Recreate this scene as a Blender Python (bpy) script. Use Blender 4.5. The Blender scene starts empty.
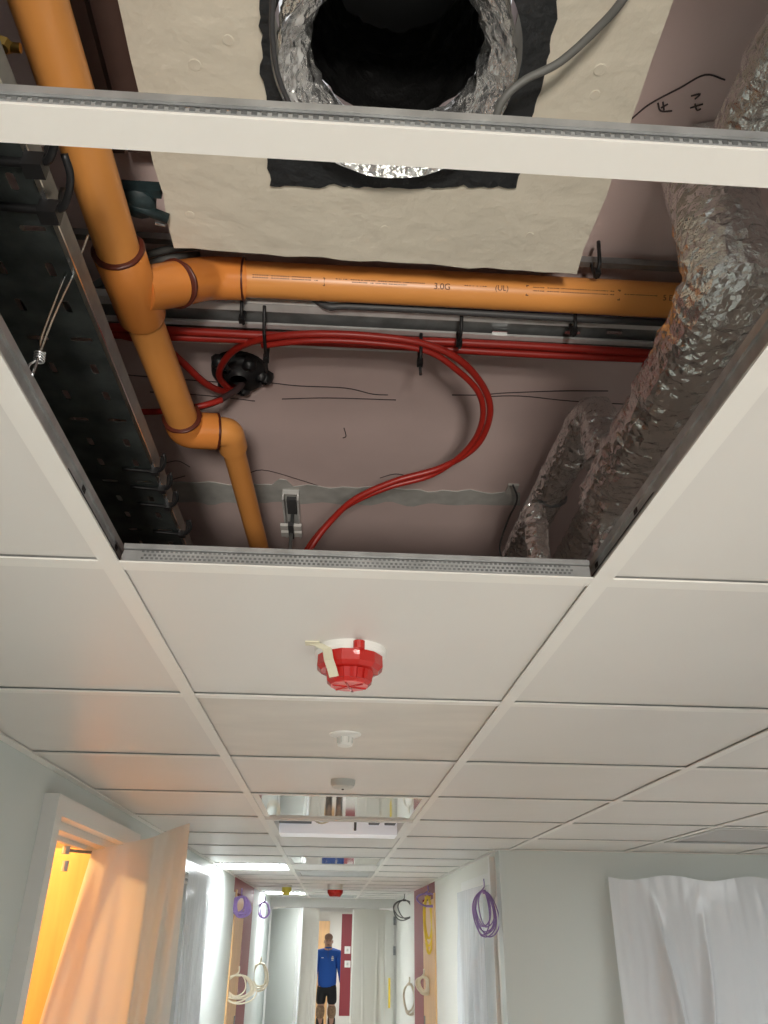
import bpy, math, random
from mathutils import Vector, Matrix, noise as mnoise
random.seed(7)
PI = math.pi
sc = bpy.context.scene
col = sc.collection
# ------------------------------------------------------------------ camera
CZ = 1.76                      # camera height above the floor
FPX, PITCH, YAW, ROLL = 793.46, 0.48765, 0.05362, 0.01379
fwd = Vector((math.sin(YAW)*math.cos(PITCH), math.cos(YAW)*math.cos(PITCH), math.sin(PITCH)))
rgt0 = Vector((math.cos(YAW), -math.sin(YAW), 0)); up0 = rgt0.cross(fwd)
rgt = rgt0*math.cos(ROLL) + up0*math.sin(ROLL); upv = -rgt0*math.sin(ROLL) + up0*math.cos(ROLL)
cd = bpy.data.cameras.new('camera'); cam = bpy.data.objects.new('camera', cd); col.objects.link(cam)
cd.sensor_fit = 'HORIZONTAL'; cd.sensor_width = 36; cd.lens = FPX/768*36; cd.clip_start = .02
m = Matrix((rgt, upv, -fwd)).transposed().to_4x4(); m.translation = (0, 0, CZ); cam.matrix_world = m
sc.camera = cam
# ------------------------------------------------------------------ world, exposure
w = bpy.data.worlds.new('world'); sc.world = w; w.use_nodes = True
w.node_tree.nodes['Background'].inputs[0].default_value = (.98, .99, 1, 1)
w.node_tree.nodes['Background'].inputs[1].default_value = 0.8
sc.view_settings.view_transform = 'Standard'; sc.view_settings.look = 'None'
sc.view_settings.gamma = 1; sc.view_settings.use_curve_mapping = False
sc.view_settings.exposure = 0.06
LUM = 7.5                      # lit ceiling panels
# the lamp burning inside the side room
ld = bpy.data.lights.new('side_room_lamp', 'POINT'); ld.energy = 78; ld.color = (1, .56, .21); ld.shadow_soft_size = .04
lo = bpy.data.objects.new('side_room_lamp', ld); col.objects.link(lo); lo.location = (-1.55, 2.62, 2.33)
# added unseen floodlight behind the camera, brightening the void through the missing tiles
WL = Vector((.12, -2.9, .28)); WT = Vector((.05, 1.30, 2.66))
sd_ = bpy.data.lights.new('added_void_spot', 'SPOT'); sd_.energy = 440; sd_.color = (1, .93, .84); sd_.spot_size = math.radians(20); sd_.spot_blend = .55; sd_.shadow_soft_size = .26
so = bpy.data.objects.new('added_void_spot', sd_); col.objects.link(so); so.location = WL+(WT-WL).normalized()*.05; so.rotation_euler = (WT-WL).to_track_quat('-Z', 'Y').to_euler()
# ------------------------------------------------------------------ dimensions
ZC = CZ+.388                   # underside of ceiling grid
ZS = CZ+.905                   # underside of plasterboard soffit
TE = .024                      # tee width
X0 = -.2692; Y0 = .8838        # corner of the tile lattice (right edge of left tee / near edge of a cross tee)
XL = -.786; XR = .861          # corridor wall faces
YF = 4.43                      # wall that faces us on the right
YE = 11.6                      # double doors at the far end

def ray(px, py): return fwd + rgt*((px-384)/FPX) + upv*((512-py)/FPX)
def P(px, py, z=None, x=None, y=None):
    d = ray(px, py)
    t = (z-CZ)/d.z if z is not None else (x/d.x if x is not None else y/d.y)
    return Vector((d.x*t, d.y*t, CZ+d.z*t))
def PZ(px, py, zr): return P(px, py, z=CZ+zr)

# ------------------------------------------------------------------ materials
def mat(name, base=(.8,.8,.8), rough=.5, metal=0, bump=0, bscale=60, var=0, vscale=8, emit=None, es=0, trans=0, spec=None, alpha=1, coat=0, detail=4, bdist=.002, stretch=None):
    mt = bpy.data.materials.new(name); mt.use_nodes = True
    nt = mt.node_tree; b = nt.nodes['Principled BSDF']
    b.inputs['Base Color'].default_value = (*base, 1); b.inputs['Roughness'].default_value = rough
    b.inputs['Metallic'].default_value = metal
    if spec is not None: b.inputs['Specular IOR Level'].default_value = spec
    if trans: b.inputs['Transmission Weight'].default_value = trans
    if coat: b.inputs['Coat Weight'].default_value = coat
    if emit: b.inputs['Emission Color'].default_value = (*emit, 1); b.inputs['Emission Strength'].default_value = es
    b.inputs['Alpha'].default_value = alpha
    if bump or var:
        tc = nt.nodes.new('ShaderNodeTexCoord'); co = tc.outputs['Object']
        if stretch:
            mp = nt.nodes.new('ShaderNodeMapping'); mp.inputs['Scale'].default_value = stretch
            nt.links.new(co, mp.inputs[0]); co = mp.outputs[0]
    if var:
        n = nt.nodes.new('ShaderNodeTexNoise'); n.inputs['Scale'].default_value = vscale; n.inputs['Detail'].default_value = 5
        nt.links.new(co, n.inputs['Vector'])
        r = nt.nodes.new('ShaderNodeValToRGB')
        r.color_ramp.elements[0].position = .3; r.color_ramp.elements[1].position = .7
        r.color_ramp.elements[0].color = (*[c*(1-var) for c in base], 1)
        r.color_ramp.elements[1].color = (*[min(1, c*(1+var*.6)) for c in base], 1)
        nt.links.new(n.outputs['Fac'], r.inputs[0]); nt.links.new(r.outputs[0], b.inputs['Base Color'])
    if bump:
        n = nt.nodes.new('ShaderNodeTexNoise'); n.inputs['Scale'].default_value = bscale; n.inputs['Detail'].default_value = detail
        nt.links.new(co, n.inputs['Vector'])
        bp = nt.nodes.new('ShaderNodeBump'); bp.inputs['Strength'].default_value = bump; bp.inputs['Distance'].default_value = bdist
        nt.links.new(n.outputs['Fac'], bp.inputs['Height']); nt.links.new(bp.outputs[0], b.inputs['Normal'])
    return mt
def foil_mat(name, base, rough, sc1, strength):
    mt = mat(name, base, rough, .86); nt = mt.node_tree; b = nt.nodes['Principled BSDF']
    tc = nt.nodes.new('ShaderNodeTexCoord')
    v = nt.nodes.new('ShaderNodeTexVoronoi'); v.feature = 'F1'; v.inputs['Scale'].default_value = sc1
    n = nt.nodes.new('ShaderNodeTexNoise'); n.inputs['Scale'].default_value = sc1*1.7; n.inputs['Detail'].default_value = 3
    nt.links.new(tc.outputs['Object'], v.inputs['Vector']); nt.links.new(tc.outputs['Object'], n.inputs['Vector'])
    a = nt.nodes.new('ShaderNodeMath'); a.operation = 'ADD'
    nt.links.new(v.outputs['Distance'], a.inputs[0]); nt.links.new(n.outputs['Fac'], a.inputs[1])
    bp = nt.nodes.new('ShaderNodeBump'); bp.inputs['Strength'].default_value = strength; bp.inputs['Distance'].default_value = .004
    nt.links.new(a.outputs[0], bp.inputs['Height']); nt.links.new(bp.outputs[0], b.inputs['Normal'])
    return mt
def sheet_mat(name, base, rough, tw, alpha=1):
    mt = bpy.data.materials.new(name); mt.use_nodes = True; nt = mt.node_tree; b = nt.nodes['Principled BSDF']
    b.inputs['Base Color'].default_value = (*base, 1); b.inputs['Roughness'].default_value = rough; b.inputs['Alpha'].default_value = alpha
    t = nt.nodes.new('ShaderNodeBsdfTranslucent'); t.inputs[0].default_value = (*base, 1)
    mx = nt.nodes.new('ShaderNodeMixShader'); mx.inputs[0].default_value = tw
    nt.links.new(b.outputs[0], mx.inputs[1]); nt.links.new(t.outputs[0], mx.inputs[2])
    nt.links.new(mx.outputs[0], nt.nodes['Material Output'].inputs[0])
    return mt

M = dict(
    tile=mat('ceiling_tile_enamel', (.745,.72,.68), .42, var=.025, vscale=3),
    stain=mat('ceiling_tile_stained', (.70,.655,.59), .45, var=.10, vscale=4, stretch=(1,2.2,1)),
    flange=mat('tee_white_enamel', (.82,.795,.745), .4),
    galv=mat('galvanised_steel', (.56,.57,.57), .38, .6, var=.2, vscale=40),
    galvlt=mat('galvanised_light', (.72,.72,.70), .35, .3, var=.12, vscale=40),
    galvdk=mat('galvanised_dull', (.27,.28,.28), .45, .6, var=.3, vscale=30),
    trayshade=mat('tray_shaded_steel', (.085,.10,.098), .5, .6, var=.45, vscale=25),  # galvanised tray; its shade is put into this dark colour
    soffit=mat('pink_plasterboard', (.70,.55,.52), .8, var=.07, vscale=5, bump=.15, bscale=120),
    tape=mat('joint_tape', (.50,.50,.47), .85, var=.15, vscale=30, bump=.5, bscale=80),
    pencil=mat('pencil_mark', (.07,.05,.05), .9),
    batt=mat('coated_fire_batt', (.74,.68,.56), .75, var=.05, vscale=9, bump=.6, bscale=28, bdist=.006),
    mastic=mat('black_mastic', (.022,.024,.026), .55, bump=.8, bscale=70, bdist=.004),
    orange=mat('orange_plastic_pipe', (.80,.335,.085), .34, var=.04, vscale=6),
    fitting=mat('orange_fitting', (.76,.27,.06), .22, var=.05, vscale=10),
    glue=mat('dark_red_cement', (.10,.02,.01), .35),
    print=mat('black_print', (.10,.04,.02), .7),
    foil=foil_mat('crinkled_foil', (.92,.92,.91), .14, 75, 1.0),
    foil2=foil_mat('smooth_foil', (.92,.92,.90), .14, 60, .85),
    foilin=foil_mat('liner_foil_shaded', (.05,.05,.05), .35, 38, .9),  # shade deep inside the duct, put into a near-black foil colour
    black=mat('black_plastic', (.012,.012,.013), .45),
    red=mat('red_cable', (.38,.022,.014), .38),
    rwire=mat('dark_sheath', (.05,.03,.03), .5),
    grey=mat('grey_cable', (.15,.15,.14), .5),
    dgrey=mat('dark_cable', (.06,.06,.062), .5),
    wht=mat('white_plastic', (.80,.79,.75), .35),
    offw=mat('grey_white_plastic', (.56,.56,.52), .4),
    redcap=mat('red_cap_plastic', (.62,.018,.012), .22, trans=.25, coat=.3),
    redlens=mat('red_cap_face', (.72,.13,.11), .3),
    mtape=mat('masking_tape', (.72,.68,.52), .6),
    wallp=mat('wall_paint', (.655,.70,.67), .65, bump=.08, bscale=200),
    wallc=mat('wall_paint_cream', (.76,.75,.69), .6, bump=.08, bscale=200),
    warm_wall=mat('wall_lamp_tint', (.72,.52,.32), .65),  # orange lamp glow put into the side-room wall colour
    trimw=mat('trim_gloss_white', (.78,.77,.73), .35),
    maroon=mat('maroon_paint', (.26,.035,.045), .5),
    beech=mat('beech_veneer', (.78,.48,.22), .45, var=.12, vscale=5, stretch=(6,6,.6)),
    floor=mat('floor_vinyl', (.74,.72,.68), .4, var=.06, vscale=2),
    void=mat('void_block', (.45,.45,.42), .85, var=.2, vscale=6),
    beamshade=mat('beam_brown_shade', (.115,.062,.048), .7, var=.2, vscale=14),  # brown of the beams together with painted shade of the soffit
    lit=mat('added_diffuser', (.9,.9,.9), .5, emit=(1,.99,.97), es=LUM),
    litc=mat('lit_diffuser_corridor', (.9,.9,.9), .5, emit=(.92,.97,1), es=LUM*5.5),
    lamp=mat('lamp_cover_glow', (.85,.85,.88), .3, emit=(.95,.95,1), es=.22),
    litf=mat('added_diffuser_far', (.9,.9,.9), .5, emit=(.95,.97,1), es=LUM*1.7),
    lith=mat('added_diffuser_hall', (.9,.9,.9), .5, emit=(.97,.99,1), es=LUM*1.9),
    gloss=mat('clear_gloss_lens', (.62,.61,.59), .045, .75),
    steel=mat('bright_steel', (.70,.71,.72), .25, 1),
    brass=mat('brass', (.55,.36,.10), .35, 1),
    valve=mat('dark_green_casting', (.016,.032,.035), .5, var=.4, vscale=60),
    purple=mat('purple_cable', (.34,.22,.52), .45),
    cream=mat('cream_cable', (.80,.72,.56), .45),
    yellow=mat('yellow_plastic', (.85,.62,.06), .4),
    ylamp=mat('yellow_cap', (.75,.72,.10), .4),
    vent=mat('grille_grey', (.50,.50,.49), .5),
    ventdk=mat('grille_gap', (.06,.06,.06), .8),
    sheetw=sheet_mat('white_dust_sheet', (.80,.77,.70), .35, .30),
    sheetp=sheet_mat('clear_polythene', (.88,.90,.93), .17, .28, .86),
    skin=mat('skin', (.55,.32,.23), .5), blue=mat('blue_fleece', (.02,.115,.50), .8, bump=.3, bscale=90),
    shorts=mat('black_workwear', (.02,.022,.024), .85), pad=mat('tan_knee_pad', (.34,.22,.13), .8, var=.3, vscale=30),
    boot=mat('dark_boot', (.025,.02,.018), .6), hair=mat('short_hair', (.36,.22,.16), .9), eye=mat('dark_eye', (.02,.015,.015), .3),
)
# ------------------------------------------------------------------ mesh helpers
class MB:
    def __init__(s): s.v = []; s.f = []; s.m = []; s.mi = 0
    def add(s, vs, fs):
        o = len(s.v); s.v += [tuple(v) for v in vs]; s.f += [tuple(i+o for i in f) for f in fs]; s.m += [s.mi]*len(fs)
        return s
    def box(s, x0, x1, y0, y1, z0, z1):
        return s.add([(x0,y0,z0),(x1,y0,z0),(x1,y1,z0),(x0,y1,z0),(x0,y0,z1),(x1,y0,z1),(x1,y1,z1),(x0,y1,z1)],
                     [(3,2,1,0),(4,5,6,7),(0,1,5,4),(1,2,6,5),(2,3,7,6),(3,0,4,7)])
    def bar(s, a, b, wd, th, upd=Vector((0,0,1))):
        a = Vector(a); b = Vector(b); d = (b-a).normalized(); sd = d.cross(upd)
        if sd.length < 1e-4: sd = d.cross(Vector((1,0,0)))
        sd.normalize(); u = sd.cross(d); vs = []
        for p in (a, b):
            for i, j in ((-1,-1),(1,-1),(1,1),(-1,1)): vs.append(p+sd*wd/2*i+u*th/2*j)
        return s.add(vs, [(0,1,2,3),(7,6,5,4),(0,4,5,1),(1,5,6,2),(2,6,7,3),(3,7,4,0)])
    def tube(s, pts, r, seg=12, caps=True, closed=False, jit=0, jf=60):
        pts = [Vector(p) for p in pts]; n = len(pts)
        rr = r if isinstance(r, (list, tuple)) else [r]*n
        t = []
        for i in range(n):
            if closed: d = pts[(i+1) % n]-pts[i-1]
            else: d = pts[min(i+1, n-1)]-pts[max(i-1, 0)]
            t.append(d.normalized())
        u = t[0].orthogonal().normalized(); vs = []
        for i in range(n):
            u = (u - t[i]*u.dot(t[i])).normalized(); v = t[i].cross(u)
            for k in range(seg):
                a = 2*PI*k/seg; dr = u*math.cos(a)+v*math.sin(a); p = pts[i]+dr*rr[i]
                if jit: p += dr*jit*mnoise.noise(p*jf)
                vs.append(p)
        fs = []
        for i in range(n if closed else n-1):
            j = (i+1) % n
            for k in range(seg):
                l = (k+1) % seg; fs.append((i*seg+k, i*seg+l, j*seg+l, j*seg+k))
        if caps and not closed: fs += [tuple(range(seg-1, -1, -1)), tuple((n-1)*seg+k for k in range(seg))]
        return s.add(vs, fs)
    def lathe(s, prof, c, seg=32, down=True, facet=None):
        # profile [(radius, depth below c)]
        c = Vector(c); vs = []; sg = -1 if down else 1
        for r, d in prof:
            for k in range(seg):
                a = 2*PI*(k+.5)/seg; vs.append((c.x+r*math.cos(a), c.y+r*math.sin(a), c.z+sg*d))
        fs = []; n = len(prof)
        for i in range(n-1):
            for k in range(seg):
                l = (k+1) % seg; q = (i*seg+k, i*seg+l, (i+1)*seg+l, (i+1)*seg+k); fs.append(q if not down else q[::-1])
        fs.append(tuple(range(seg))); fs.append(tuple((n-1)*seg+k for k in range(seg)))
        return s.add(vs, fs)
    def poly(s, pts): return s.add(pts, [tuple(range(len(pts)))])
    def prism(s, pts, off):
        n = len(pts); off = Vector(off); vs = [Vector(p) for p in pts]; vs += [p+off for p in vs]
        return s.add(vs, [tuple(range(n-1,-1,-1)), tuple(range(n, 2*n))]+[(i, (i+1) % n, (i+1) % n+n, i+n) for i in range(n)])
    def grid(s, fn, nu, nv):
        vs = [fn(i/nu, j/nv) for j in range(nv+1) for i in range(nu+1)]
        return s.add(vs, [(j*(nu+1)+i, j*(nu+1)+i+1, (j+1)*(nu+1)+i+1, (j+1)*(nu+1)+i) for j in range(nv) for i in range(nu)])
    def mesh(s, name, mats, smooth):
        me = bpy.data.meshes.new(name); me.from_pydata(s.v, [], s.f)
        for mm in mats: me.materials.append(mm)
        if len(mats) > 1: me.polygons.foreach_set('material_index', s.m)
        if smooth: me.polygons.foreach_set('use_smooth', [True]*len(me.polygons))
        me.validate(); me.update(); return me
    def build(s, name, mats, parent=None, smooth=False, auto=False, solid=0):
        if not isinstance(mats, (list, tuple)): mats = [mats]
        o = bpy.data.objects.new(name, s.mesh(name, mats, smooth)); col.objects.link(o)
        if parent: attach(o, parent)
        if solid:
            md = o.modifiers.new('solid', 'SOLIDIFY'); md.thickness = solid; md.offset = 0
        if auto:
            o.data.set_sharp_from_angle(angle=math.radians(38))
        return o
def attach(o, parent):
    o.parent = parent
    o.matrix_parent_inverse = Matrix.Translation(-parent.location) if parent.type == 'EMPTY' else Matrix.Identity(4)
    if parent.parent: o.matrix_parent_inverse = Matrix.Identity(4)
def link(me, name, parent=None, loc=None):
    o = bpy.data.objects.new(name, me); col.objects.link(o)
    if parent: attach(o, parent)
    if loc is not None: o.location = loc
    return o
def tag(o, label=None, cat=None, group=None, kind=None):
    if label: o['label'] = label
    if cat: o['category'] = cat
    if group: o['group'] = group
    if kind: o['kind'] = kind
    return o
def thing(name, label, cat, loc=(0,0,0), group=None):
    o = bpy.data.objects.new(name, None); o.location = loc; o.empty_display_size = .05; col.objects.link(o)
    return tag(o, label, cat, group)
def struct(o): o['kind'] = 'structure'; return o
def smooth_path(pts, n=8):
    pts = [Vector(p) for p in pts]; q = [pts[0]*2-pts[1]]+pts+[pts[-1]*2-pts[-2]]; out = []
    for i in range(1, len(q)-2):
        for k in range(n):
            t = k/n; a, b, c, d = q[i-1], q[i], q[i+1], q[i+2]
            out.append(.5*((2*b)+(c-a)*t+(2*a-5*b+4*c-d)*t*t+(3*b-a-3*c+d)*t**3))
    out.append(pts[-1]); return out
def fillet(pts, r, n=8):
    pts = [Vector(p) for p in pts]; out = [pts[0]]
    for i in range(1, len(pts)-1):
        a = pts[i-1]-pts[i]; b = pts[i+1]-pts[i]; L = min(r, a.length*.49, b.length*.49)
        p0 = pts[i]+a.normalized()*L; p2 = pts[i]+b.normalized()*L
        for k in range(n+1):
            t = k/n; out.append(p0*(1-t)**2+pts[i]*2*t*(1-t)+p2*t*t)
    out.append(pts[-1]); return out
def resample(pts, step):
    pts = [Vector(p) for p in pts]; out = [pts[0]]
    for a, b in zip(pts, pts[1:]):
        k = max(1, int((b-a).length/step+.5))
        for i in range(1, k+1): out.append(a.lerp(b, i/k))
    return out

# ================================================================== SETTING
struct(MB().box(-3.2, 4.6, -3.2, 22, -.06, 0).build('floor', M['floor']))
def wall_y(name, xf, t, segs, mt, y_only=False):
    """wall along Y; face at xf, thickness t (signed); segs: (y0,y1,z0,z1)"""
    b = MB()
    for a, c, z0, z1 in segs: b.box(min(xf, xf+t), max(xf, xf+t), a, c, z0, z1)
    return struct(b.build(name, mt))
ZT = ZS+.05
D1 = (2.36, 3.30, CZ+.272); D2 = (4.62, 5.42, CZ+.27)
wall_y('wall_left', XL, -.11, [(-3.2, D1[0], 0, ZT), (D1[0], D1[1], D1[2], ZT), (D1[1], D2[0], 0, ZT), (D2[0], D2[1], D2[2], ZT), (D2[1], 7.15, 0, ZT), (9.0, YE, 0, ZT)], M['wallp'])
DR = (4.66, 5.62, CZ+.235)
wall_y('wall_right', XR, .11, [(YF+.11, DR[0], 0, ZT), (DR[0], DR[1], DR[2], ZT), (DR[1], 7.3, 0, ZT), (9.15, YE, 0, ZT)], M['wallc'])
# maroon painted stretches with a timber door in each
wall_y('wall_left_maroon', XL, -.11, [(7.15, 7.3, 2.04, ZT), (8.15, 9.0, 0, ZT), (7.3, 8.15, 2.04, ZT)], M['maroon'])
wall_y('wall_left_reveal', XL, -.11, [(7.15, 7.3, 0, 2.04)], M['wallp'])
wall_y('wall_right_maroon', XR, .11, [(8.3, 9.15, 0, ZT), (7.3, 8.3, 2.04, ZT)], M['maroon'])
# wall facing the camera on the right
b = MB(); b.box(XR, 1.50, YF, YF+.11, 0, ZT); b.box(1.50, 2.75, YF, YF+.11, CZ+.25, ZT); b.box(2.75, 4.6, YF, YF+.11, 0, ZT)
struct(b.build('wall_front', M['wallp']))
struct(MB().box(4.5, 4.6, -3.2, YF, 0, ZT).build('wall_side', M['wallp']))
struct(MB().box(-.786, 4.5, -3.2, -3.1, ZC, ZT).build('wall_void_back', M['void']))
struct(MB().box(-.789, .861, YF+1.2, YF+1.25, ZC+.06, ZT).build('wall_void_front', M['void']))
# side room behind the first door
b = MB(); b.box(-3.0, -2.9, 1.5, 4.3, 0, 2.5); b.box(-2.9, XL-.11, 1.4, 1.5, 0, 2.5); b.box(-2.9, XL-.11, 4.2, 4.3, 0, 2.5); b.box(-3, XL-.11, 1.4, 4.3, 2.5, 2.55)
struct(b.build('wall_side_room', M['warm_wall']))
# rooms behind the other left doors: closed
# end wall with double door opening, far corridor
b = MB(); b.box(XL-.11, XR+.11, YE, YE+.12, CZ+.285, ZT); b.box(XL-.11, XL+.04, YE, YE+.12, 0, CZ+.285); b.box(XR-.04, XR+.11, YE, YE+.12, 0, CZ+.285)
struct(b.build('wall_end', M['trimw']))
wall_y('wall_far_left', XL, -.1, [(YE+.12, 19.5, 0, ZT)], M['wallc'])
wall_y('wall_far_right', XR, .1, [(YE+.12, 19.5, 0, ZT)], M['wallc'])
struct(MB().box(XL-.1, XR+.1, 19.5, 19.6, 0, ZT).build('wall_far_back', M['wallc']))
struct(MB().box(XL, XR, YE+.12, 19.5, ZC+.0, ZC+.02).build('ceiling_far', M['tile']))
# soffit of the void, with a hole for the duct
DUCT = PZ(396, 62, .80); DUCT = Vector((DUCT.x, DUCT.y, 0)); HR = .135
b = MB()
b.box(XL, 4.5, -3.2, DUCT.y-HR, ZS, ZT); b.box(XL, 4.5, DUCT.y+HR, YF, ZS, ZT)
b.box(XL, DUCT.x-HR, DUCT.y-HR, DUCT.y+HR, ZS, ZT); b.box(DUCT.x+HR, 4.5, DUCT.y-HR, DUCT.y+HR, ZS, ZT)
b.box(XL, XR, YF, YF+1.2, ZS, ZT)
soffit = struct(b.build('ceiling_soffit', M['soffit']))
def zsof(px, py, e=.0006): return P(px, py, z=ZS-e)
# taped joint
b = MB(); up_ = []; lo_ = []
for i in range(61):
    t = i/60; x = 95+t*425
    up_.append(zsof(x, 479+14*t+3.5*mnoise.noise((x*.05, 0, 0))-(6 if .42 < t < .46 else 0), .0022)); lo_.append(zsof(x, 501+4*t+4*mnoise.noise((x*.045, 5, 0)), .0022))
b.add(up_+lo_, [(i, i+1, 62+i, 61+i) for i in range(60)])
b.build('joint_tape', M['tape'], soffit, solid=.002)
pl = zsof(512, 489, .004)
MB().box(pl.x-.012, pl.x+.012, pl.y-.02, pl.y+.02, pl.z-.003, pl.z+.003).build('tape_end', M['offw'], soffit)
def scribble(pts, r=.0011):
    b = MB(); b.tube(smooth_path([zsof(*p, .0008) for p in pts], 5) if len(pts) > 2 else [zsof(*p, .0008) for p in pts], r, 5); return b.build('pencil_line', M['pencil'], soffit)
for pts in ([(272,383),(300,386),(345,388),(372,394),(388,395)], [(282,399),(330,398),(396,400)], [(452,395),(480,395),(505,393),(560,391),(608,391)], [(478,397),(520,396),(570,401),(640,405)],
            [(100,372),(150,377),(230,383)], [(150,392),(200,395),(255,401)], [(628,122),(650,104),(680,88),(705,75),(725,80)], [(658,103),(661,111),(672,111)], [(663,102),(664,110)], [(668,104),(661,108)], [(691,96),(700,94),(695,99)], [(690,108),(703,104)], [(695,104),(697,110),(701,109)],
            [(165,463),(178,461),(190,467)], [(170,480),(185,476)], [(180,489),(200,484)], [(344,428),(346,436),(343,438)], [(380,478),(395,474),(412,476),(430,471)], [(240,478),(262,470),(300,480),(322,487)]):
    scribble(pts)

# ------------------------------------------------------------------ suspended ceiling: tiles and tees
ceil = bpy.data.objects.new('ceiling', None); col.objects.link(ceil); ceil['kind'] = 'structure'
def lane_x(i): return X0+.6*i            # clear cell from lane_x to lane_x+.576
def row_y(k): return Y0+TE+.6*k          # clear cell from row_y to row_y+.576 (cross tee in front of it at row_y-TE)
tcache = {}
def tile_mesh(wx, wy):
    k = (round(wx, 3), round(wy, 3))
    if k not in tcache:
        b = MB(); e = .004; z0 = .005; z1 = .020
        a = [(-.004, -.004), (wx+.004, -.004), (wx+.004, wy+.004), (-.004, wy+.004)]
        ins = [(-.001, -.001), (wx+.001, -.001), (wx+.001, wy+.001), (-.001, wy+.001)]
        b.add([(*p, z0) for p in ins]+[(*p, z0+.0025) for p in a]+[(*p, z1) for p in a],
              [(3,2,1,0)]+[(i, (i+1) % 4, 4+(i+1) % 4, 4+i) for i in range(4)]+[(4+i, 4+(i+1) % 4, 8+(i+1) % 4, 8+i) for i in range(4)]+[(8,9,10,11)])
        tcache[k] = b.mesh('tile', [M['tile']], False)
    return tcache[k]
def cross_mesh(wx, detail=False):
    k = ('c', round(wx, 3), detail)
    if k not in tcache:
        b = MB(); b.box(0, wx, 0, TE, 0, .0022)                       # flange
        b.mi = 1; h = .029
        b.box(0, wx, TE/2-.0012, TE/2+.0012, .0022, h-.008)
        b.box(0, wx, TE/2-.0034, TE/2+.0034, h-.006, h)              # bulb
        if detail:
            b.mi = 2
            n = int(wx/.0062)
            for i in range(n):
                x = .022+i*(wx-.044)/n
                for r_, o in ((.0095, 0), (.0135, .003), (.0185, 0)):
                    b.box(x+o, x+o+.0032, TE/2-.0019, TE/2-.0011, r_, r_+.0026)
            b.box(0, wx, TE/2-.0018, TE/2-.001, .0222, .0230)
        tcache[k] = b.mesh('cross_tee', [M['flange'], M['galv'], M['galvdk']], False)
    return tcache[k]
lanes = [(XL+.022, X0-TE-(XL+.022))] + [(lane_x(i), .576) for i in range(0, 8)]   # lane 0 is the cut lane against the left wall
skip = {(1, -1)} | {(li, k) for li in (1,) for k in range(-6, -1)} | {(3, -1), (3, 0), (4, -1), (4, 0), (4, 1)}      # seen openings, plus unseen tiles left out to let light into the void
LIT = {(0, 8): 1, (0, 15): 1, (0, -4): 1, (3, -3): 1, (5, -2): 1, (5, 1): 1, (5, 3): 1, (7, 0): 1}  # far-left panels are seen; the others are unseen, added for brightness
DEV = {(4, 4), (1, 3), (1, 4), (1, 7), (1, 9), (1, 16)}
nrow = range(-6, 18)
for li, (lx, lw) in enumerate(lanes):
    for k in nrow:
        y = row_y(k)
        if y > YF-.03 and li > 2: continue
        wy = .576; wx = lw
        if li > 2 and y+.576 > YF: wy = YF-.02-y
        if li == 2 and y+.3 > YF: wx = XR-.02-lx
        if wy < .05: continue
        link(cross_mesh(wx, (li == 1 and k in (-1, 0))), 'cross_tee', ceil, (lx, y-TE, ZC))
        if (li, k) in skip or (li, k) in LIT or (li, k) in DEV: continue
        to = link(tile_mesh(wx, wy), 'tile', ceil, (lx, y, ZC))
        if (li, k) == (1, 1): to.data = to.data.copy(); to.data.materials[0] = M['stain']
def main_tee(x, y0, y1, detail):
    b = MB(); b.box(0, TE, y0, y1, -.0003, .0022); b.mi = 1; h = .038
    b.box(TE/2-.0012, TE/2+.0012, y0, y1, .0022, h-.008); b.box(TE/2-.0038, TE/2+.0038, y0, y1, h-.009, h)
    if detail:
        b.mi = 2; s = 1 if x < 0 else -1; n = 14
        for i in range(n):
            y = y0+(i+.5)*.095+.05*(i % 2)
            xx = TE/2+s*.0014
            b.box(xx-.0005, xx+.0005, y, y+.010, .022, .028)
        b.box(TE/2+s*.0014-.0005, TE/2+s*.0014+.0005, y0, y1, .0185, .0195)
    o = b.build('main_tee', [M['flange'], M['galv'], M['black']], ceil); o.location = (x, 0, ZC)
main_tee(X0-TE, -2.7, .70, False); main_tee(X0-TE, .70, 1.8, True); main_tee(X0-TE, 1.8, YE, False)
main_tee(X0+.576, -2.7, .70, False); main_tee(X0+.576, .70, 1.6, True); main_tee(X0+.576, 1.6, YE, False)
for i in range(2, 8): main_tee(lane_x(i)-TE, -2.7, YF-.02, False)
def angle(name, x0, x1, y0, y1): struct(MB().box(x0, x1, y0, y1, ZC-.001, ZC+.003).build(name, M['flange']))
angle('trim_1', XL, XL+.024, -2.7, YE); angle('trim_2', XR-.024, XR, YF, YE); angle('trim_3', XR, 4.5, YF-.024, YF)

# ================================================================== CEILING LIGHTS, GRILLES, DETECTORS
def cell(li, k): lx, lw = lanes[li]; return lx, lw, row_y(k), .576
def lit_panel(li, k, label):
    lx, lw, y, wy = cell(li, k)
    t = thing('ceiling_light', label, 'ceiling light', (lx+lw/2, y+wy/2, ZC), 'lit ceiling panels')
    f = MB(); e = .018
    f.box(lx, lx+lw, y, y+e, ZC+.0025, ZC+.04); f.box(lx, lx+lw, y+wy-e, y+wy, ZC+.0025, ZC+.04)
    f.box(lx, lx+e, y+e, y+wy-e, ZC+.0025, ZC+.04); f.box(lx+lw-e, lx+lw, y+e, y+wy-e, ZC+.0025, ZC+.04); f.box(lx, lx+lw, y, y+wy, ZC+.04, ZC+.045)
    f.build('frame', M['trimw'], t)
    MB().box(lx+e, lx+lw-e, y+e, y+wy-e, ZC+.008, ZC+.014)  .build('diffuser', M['litc' if li == 0 and k > 0 else 'lith' if li == 5 and k > 0 else 'lit'], t)
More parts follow.
